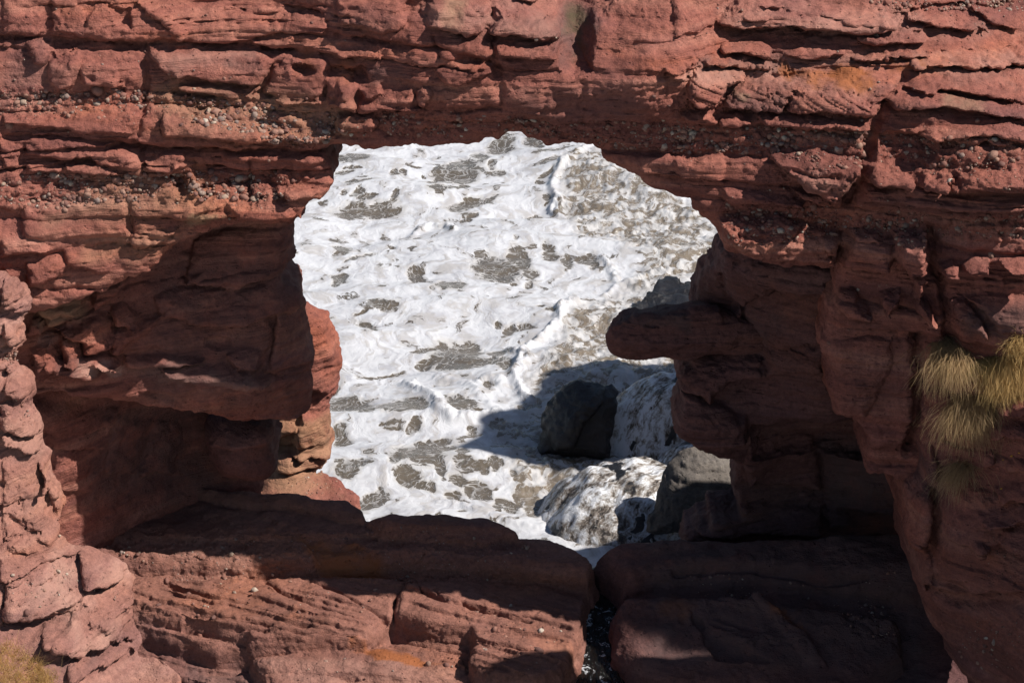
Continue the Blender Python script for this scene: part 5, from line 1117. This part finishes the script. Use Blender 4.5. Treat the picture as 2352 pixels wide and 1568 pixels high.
fall(3.6, 11.5, 2.0, 1.35, -5.55, -7.25, 7.7, 'black boulder under the brown fall beside the big wet boulder', 'brown and white water pouring down beside the big black boulder', .08)
fall(4.3, 9.6, 1.5, 1.2, -6.3, -7.25, 12.1, 'low black boulder between the two falls', 'torn white water between the two falls', .03)
torrent(R6, 5, [(1980,500),(2500,470),(2500,640),(1980,640)], 'white foam streaks on the low black rock', .12, .0, 5.3)
torrent(R1, 'w', [(300,480),(560,250),(840,260),(700,500),(600,800),(280,800)], 'thin white rills on the side of the big black boulder', .10, -.07, 6.3)

# splashes of foam thrown up at the foot of the boulders
def spray(name, key, line, n, rise, spread, size, depth, label, seed):
    r = np.random.default_rng(seed); P = on_y(V(key, line), np.full(len(line), depth)); vs, fs, nv = [], [], 0
    v0, f0 = PEB[0][0], PEB[0][1]
    for i in range(n):
        a = r.random()*(len(P)-1); j = int(a); c = P[j]+(P[j+1]-P[j])*(a-j)
        c = c+np.array([r.normal()*spread, r.normal()*spread, abs(r.normal())*rise]); s = size*(.25+r.random()**3*1.4)
        vs.append(v0*s*(.6+.8*r.random(3))+c); fs.append(f0+nv); nv += len(v0)
    o = obj(name, mesh_np(name, np.concatenate(vs), np.concatenate(fs), M_SPRAY)); tag(o, label, 'spray', kind='stuff')
t = NT('spray_foam'); t.b.inputs['Base Color'].default_value = (.78, .78, .8, 1); t.b.inputs['Roughness'].default_value = .5; M_SPRAY = t.m
spray('spray', 'w', [(420,1250),(560,1300),(650,1260),(900,1200)], 130, .25, .25, .009, 5.8, 'loose white drops in front of the lower cascade', 3)
print('rocks', round(time.time()-T0, 1))

# ================================================================= trickle in the gully
def stream_material():
    t = NT('gully_water'); pos = t.n('NewGeometry').outputs['Position']
    n = t.noise(t.map(pos, (1, .6, 1)), 11, 4, .6, .6).outputs[0]
    foam = t.rng(t.noise(pos, 7, 6, .7, 1).outputs[0], .575, .66)
    t.l(t.mix(foam, (.006, .005, .004), (.45, .46, .48)), t.b.inputs['Base Color']); t.l(t.rng(foam, 0, 1, .06, .7), t.b.inputs['Roughness'])
    t.b.inputs['Specular IOR Level'].default_value = .35
    t.l(t.bump(n, .9, .08), t.b.inputs['Normal']); return t.m
sx = np.arange(.9, 3.4, .04); sy = np.arange(-5.5, 3.4, .04); SX, SY = np.meshgrid(sx, sy, indexing='ij')
prof = np.interp(SY, [-6, -2.6, -1.9, -1.2, -.7, -.2, .4, 1.2, 2.0, 3.4], [-6.05, -6.05, -5.98, -5.80, -5.66, -5.60, -5.48, -5.40, -5.42, -6.6])
SZ = prof+.02*noise(SX/.2, SY/.25)+.012*noise(SX/.08, SY/.09)
ii = np.arange(SX.size).reshape(SX.shape)
st = obj('stream', mesh_np('stream', np.stack([SX.ravel(), SY.ravel(), SZ.ravel()], 1), np.stack([ii[:-1, :-1], ii[1:, :-1], ii[1:, 1:], ii[:-1, 1:]], -1).reshape(-1, 4), stream_material())); tag(st, kind='structure')
# bed of the gully
bx = np.arange(.5, 3.8, .08); by = np.arange(-6, 3.2, .08); BX, BY = np.meshgrid(bx, by, indexing='ij')
BZ = np.interp(BY, [-6, -2, 0, 2, 3.2], [-6.3, -6.15, -5.8, -5.6, -6.6])+.12*noise(BX/.4, BY/.4)+.05*noise(BX/.15, BY/.15)
ii = np.arange(BX.size).reshape(BX.shape)
gb = obj('gully_bed', mesh_np('gully_bed', np.stack([BX.ravel(), BY.ravel(), BZ.ravel()], 1), np.stack([ii[:-1, :-1], ii[1:, :-1], ii[1:, 1:], ii[:-1, 1:]], -1).reshape(-1, 4), M_WET)); tag(gb, kind='structure')

# ================================================================= grass
def grass_material(name, tip, base, green):
    t = NT(name); r = t.attr('rnd'); h = t.attr('along')
    c = t.mix(h, base, tip); c = t.mix(t.math('MULTIPLY', t.rng(r, .55, 1), .8), c, green)
    c = t.mix(t.rng(r, .35, .0, 0, .6), c, (tip[0]*.45, tip[1]*.45, tip[2]*.5))
    t.l(c, t.b.inputs['Base Color']); t.b.inputs['Roughness'].default_value = .7; t.b.inputs['Specular IOR Level'].default_value = .2
    tr = t.n('BsdfTranslucent'); t.l(c, tr.inputs[0]); mx = t.n('MixShader'); mx.inputs[0].default_value = .5
    t.l(t.b.outputs[0], mx.inputs[1]); t.l(tr.outputs[0], mx.inputs[2]); t.l(mx.outputs[0], t.out.inputs[0]); return t.m
M_GOLD = grass_material('golden_grass', (.80, .55, .24), (.52, .33, .13), (.72, .50, .20))
M_GRN = grass_material('green_grass', (.60, .44, .18), (.34, .23, .09), (.50, .40, .14))
M_DRY = grass_material('withered_grass', (.62, .43, .23), (.38, .25, .13), (.52, .37, .18))
def tuft(rel, key, region, n, length, out, side, stiff, mat, label, seed, width=.010, up=0.0):
    r = np.random.default_rng(seed); ab = sample_poly(rel, key, region, n); root = settle(rel, ab, np.zeros(n), 0)
    L = length*(.45+.75*r.random(n)); seg = 6
    # locks of hair: neighbouring blades lean together
    gx_ = noise(ab[:, 0]*5+seed, ab[:, 1]*5); gz_ = noise(ab[:, 0]*3, ab[:, 1]*3+seed)
    d = np.stack([side+.75*gx_+.42*r.normal(size=n), -out*(.6+.6*r.random(n)), up+.25*gz_+.15*r.normal(size=n)], 1)
    d /= np.linalg.norm(d, axis=1)[:, None]
    p = root-d*.04; pts = [p]
    for k in range(seg):
        p = p+d*(L/seg)[:, None]; pts.append(p)
        d = d+np.array([0, 0, -1])*(1-stiff)*(.2+.5*r.random(n))[:, None]+.20*r.normal(size=(n, 3)); d /= np.linalg.norm(d, axis=1)[:, None]
    pts = np.array(pts); wdir = np.stack([np.cos(a := r.random(n)*6.28), np.sin(a)*.4, .2*r.normal(size=n)], 1)
    V_, al = [], []
    for k in range(seg+1):
        w = width*(1-k/seg*.85)*(.7+.6*r.random(n))[:, None]
        V_ += [pts[k]-wdir*w*.5, pts[k]+wdir*w*.5]; al += [np.full(n, k/seg)]*2
    v = np.concatenate(V_); F = []
    ar = np.arange(n)
    for k in range(seg): F.append(np.stack([ar+2*k*n, ar+(2*k+1)*n, ar+(2*k+3)*n, ar+(2*k+2)*n], 1))
    rnd = np.clip(.5+.45*noise(ab[:, 0]*4+seed*3, ab[:, 1]*4)+.25*r.normal(size=n), 0, 1)
    o = obj('grass_tuft', mesh_np('grass_tuft', v, np.concatenate(F), mat, {'rnd': np.tile(rnd, 2*(seg+1)), 'along': np.concatenate(al)}))
    tag(o, label, 'grass', 'tufts of grass on the cliffs', 'stuff'); return o
tuft(W, 6, [(1740,800),(1860,790),(1990,850),(1960,900),(1780,890)], 1500, .9, .9, -.1, .25, M_DRY, 'withered brown grass hanging below the pitted grey rock', 1)
tuft(W, 6, [(1890,930),(2000,900),(2180,890),(2190,930),(1960,970)], 800, .42, 1.0, -.25, .35, M_GRN, 'short green grass tuft between the withered and the golden clumps', 2)
tuft(W, 6, [(2060,930),(2200,890),(2352,860),(2420,900),(2400,1050),(2150,1080),(2060,1020)], 2800, .6, 1.3, .0, .3, M_GOLD, 'big golden sunlit grass clump above the reddish ledge', 3)
tuft(W, 6, [(2210,800),(2290,740),(2420,720),(2420,880),(2260,890)], 900, .38, .7, -.25, .5, M_GOLD, 'upper golden grass clump at the edge of the pitted rock', 4, up=.4)
tuft(N2, 6, [(1880,1190),(1960,1150),(2120,1170),(2160,1260),(1900,1280)], 1600, 1.0, .6, -.06, .2, M_DRY, 'long grey grass curtain hanging down the fissure', 5)
tuft(N2, 9, [(1880,90),(1980,60),(2020,130),(1900,160)], 500, .75, .35, -.35, .3, M_DRY, 'thin grass trailing from the end of the grass curtain', 6)
tuft(N1, 7, [(-60,1290),(60,1300),(160,1370),(260,1440),(350,1520),(380,1600),(-60,1600)], 2600, .34, .6, .15, .75, M_GOLD, 'yellow tufted grass at the foot of the pale buttress', 7, up=.9)
tuft(N1, 7, [(340,1500),(390,1500),(390,1540),(350,1540)], 16, .42, .3, .35, .9, M_GOLD, 'few tall dry stems beside the yellow grass', 8, up=1.2)

# lichen rosettes
t = NT('orange_lichen'); t.b.inputs['Base Color'].default_value = (.55, .27, .03, 1); t.b.inputs['Roughness'].default_value = .9; M_LIC = t.m
for k, (a, b, rr) in enumerate([(2235,105,16), (2290,80,14), (2210,275,12), (2340,60,10)]):
    ab = N2.to_ab(V(9, [(a, b)]), .2); p = settle(N2, ab, np.array([0.0]))[0]; s = rr*.3418*.0072
    me = mesh_np('lichen', PEB[k % 6][0]*np.array([s, s*.5, s*.8]), PEB[k % 6][1], M_LIC); o = obj('lichen', me); o.location = p; adopt(o, near_right)
print('done', round(time.time()-T0, 1))
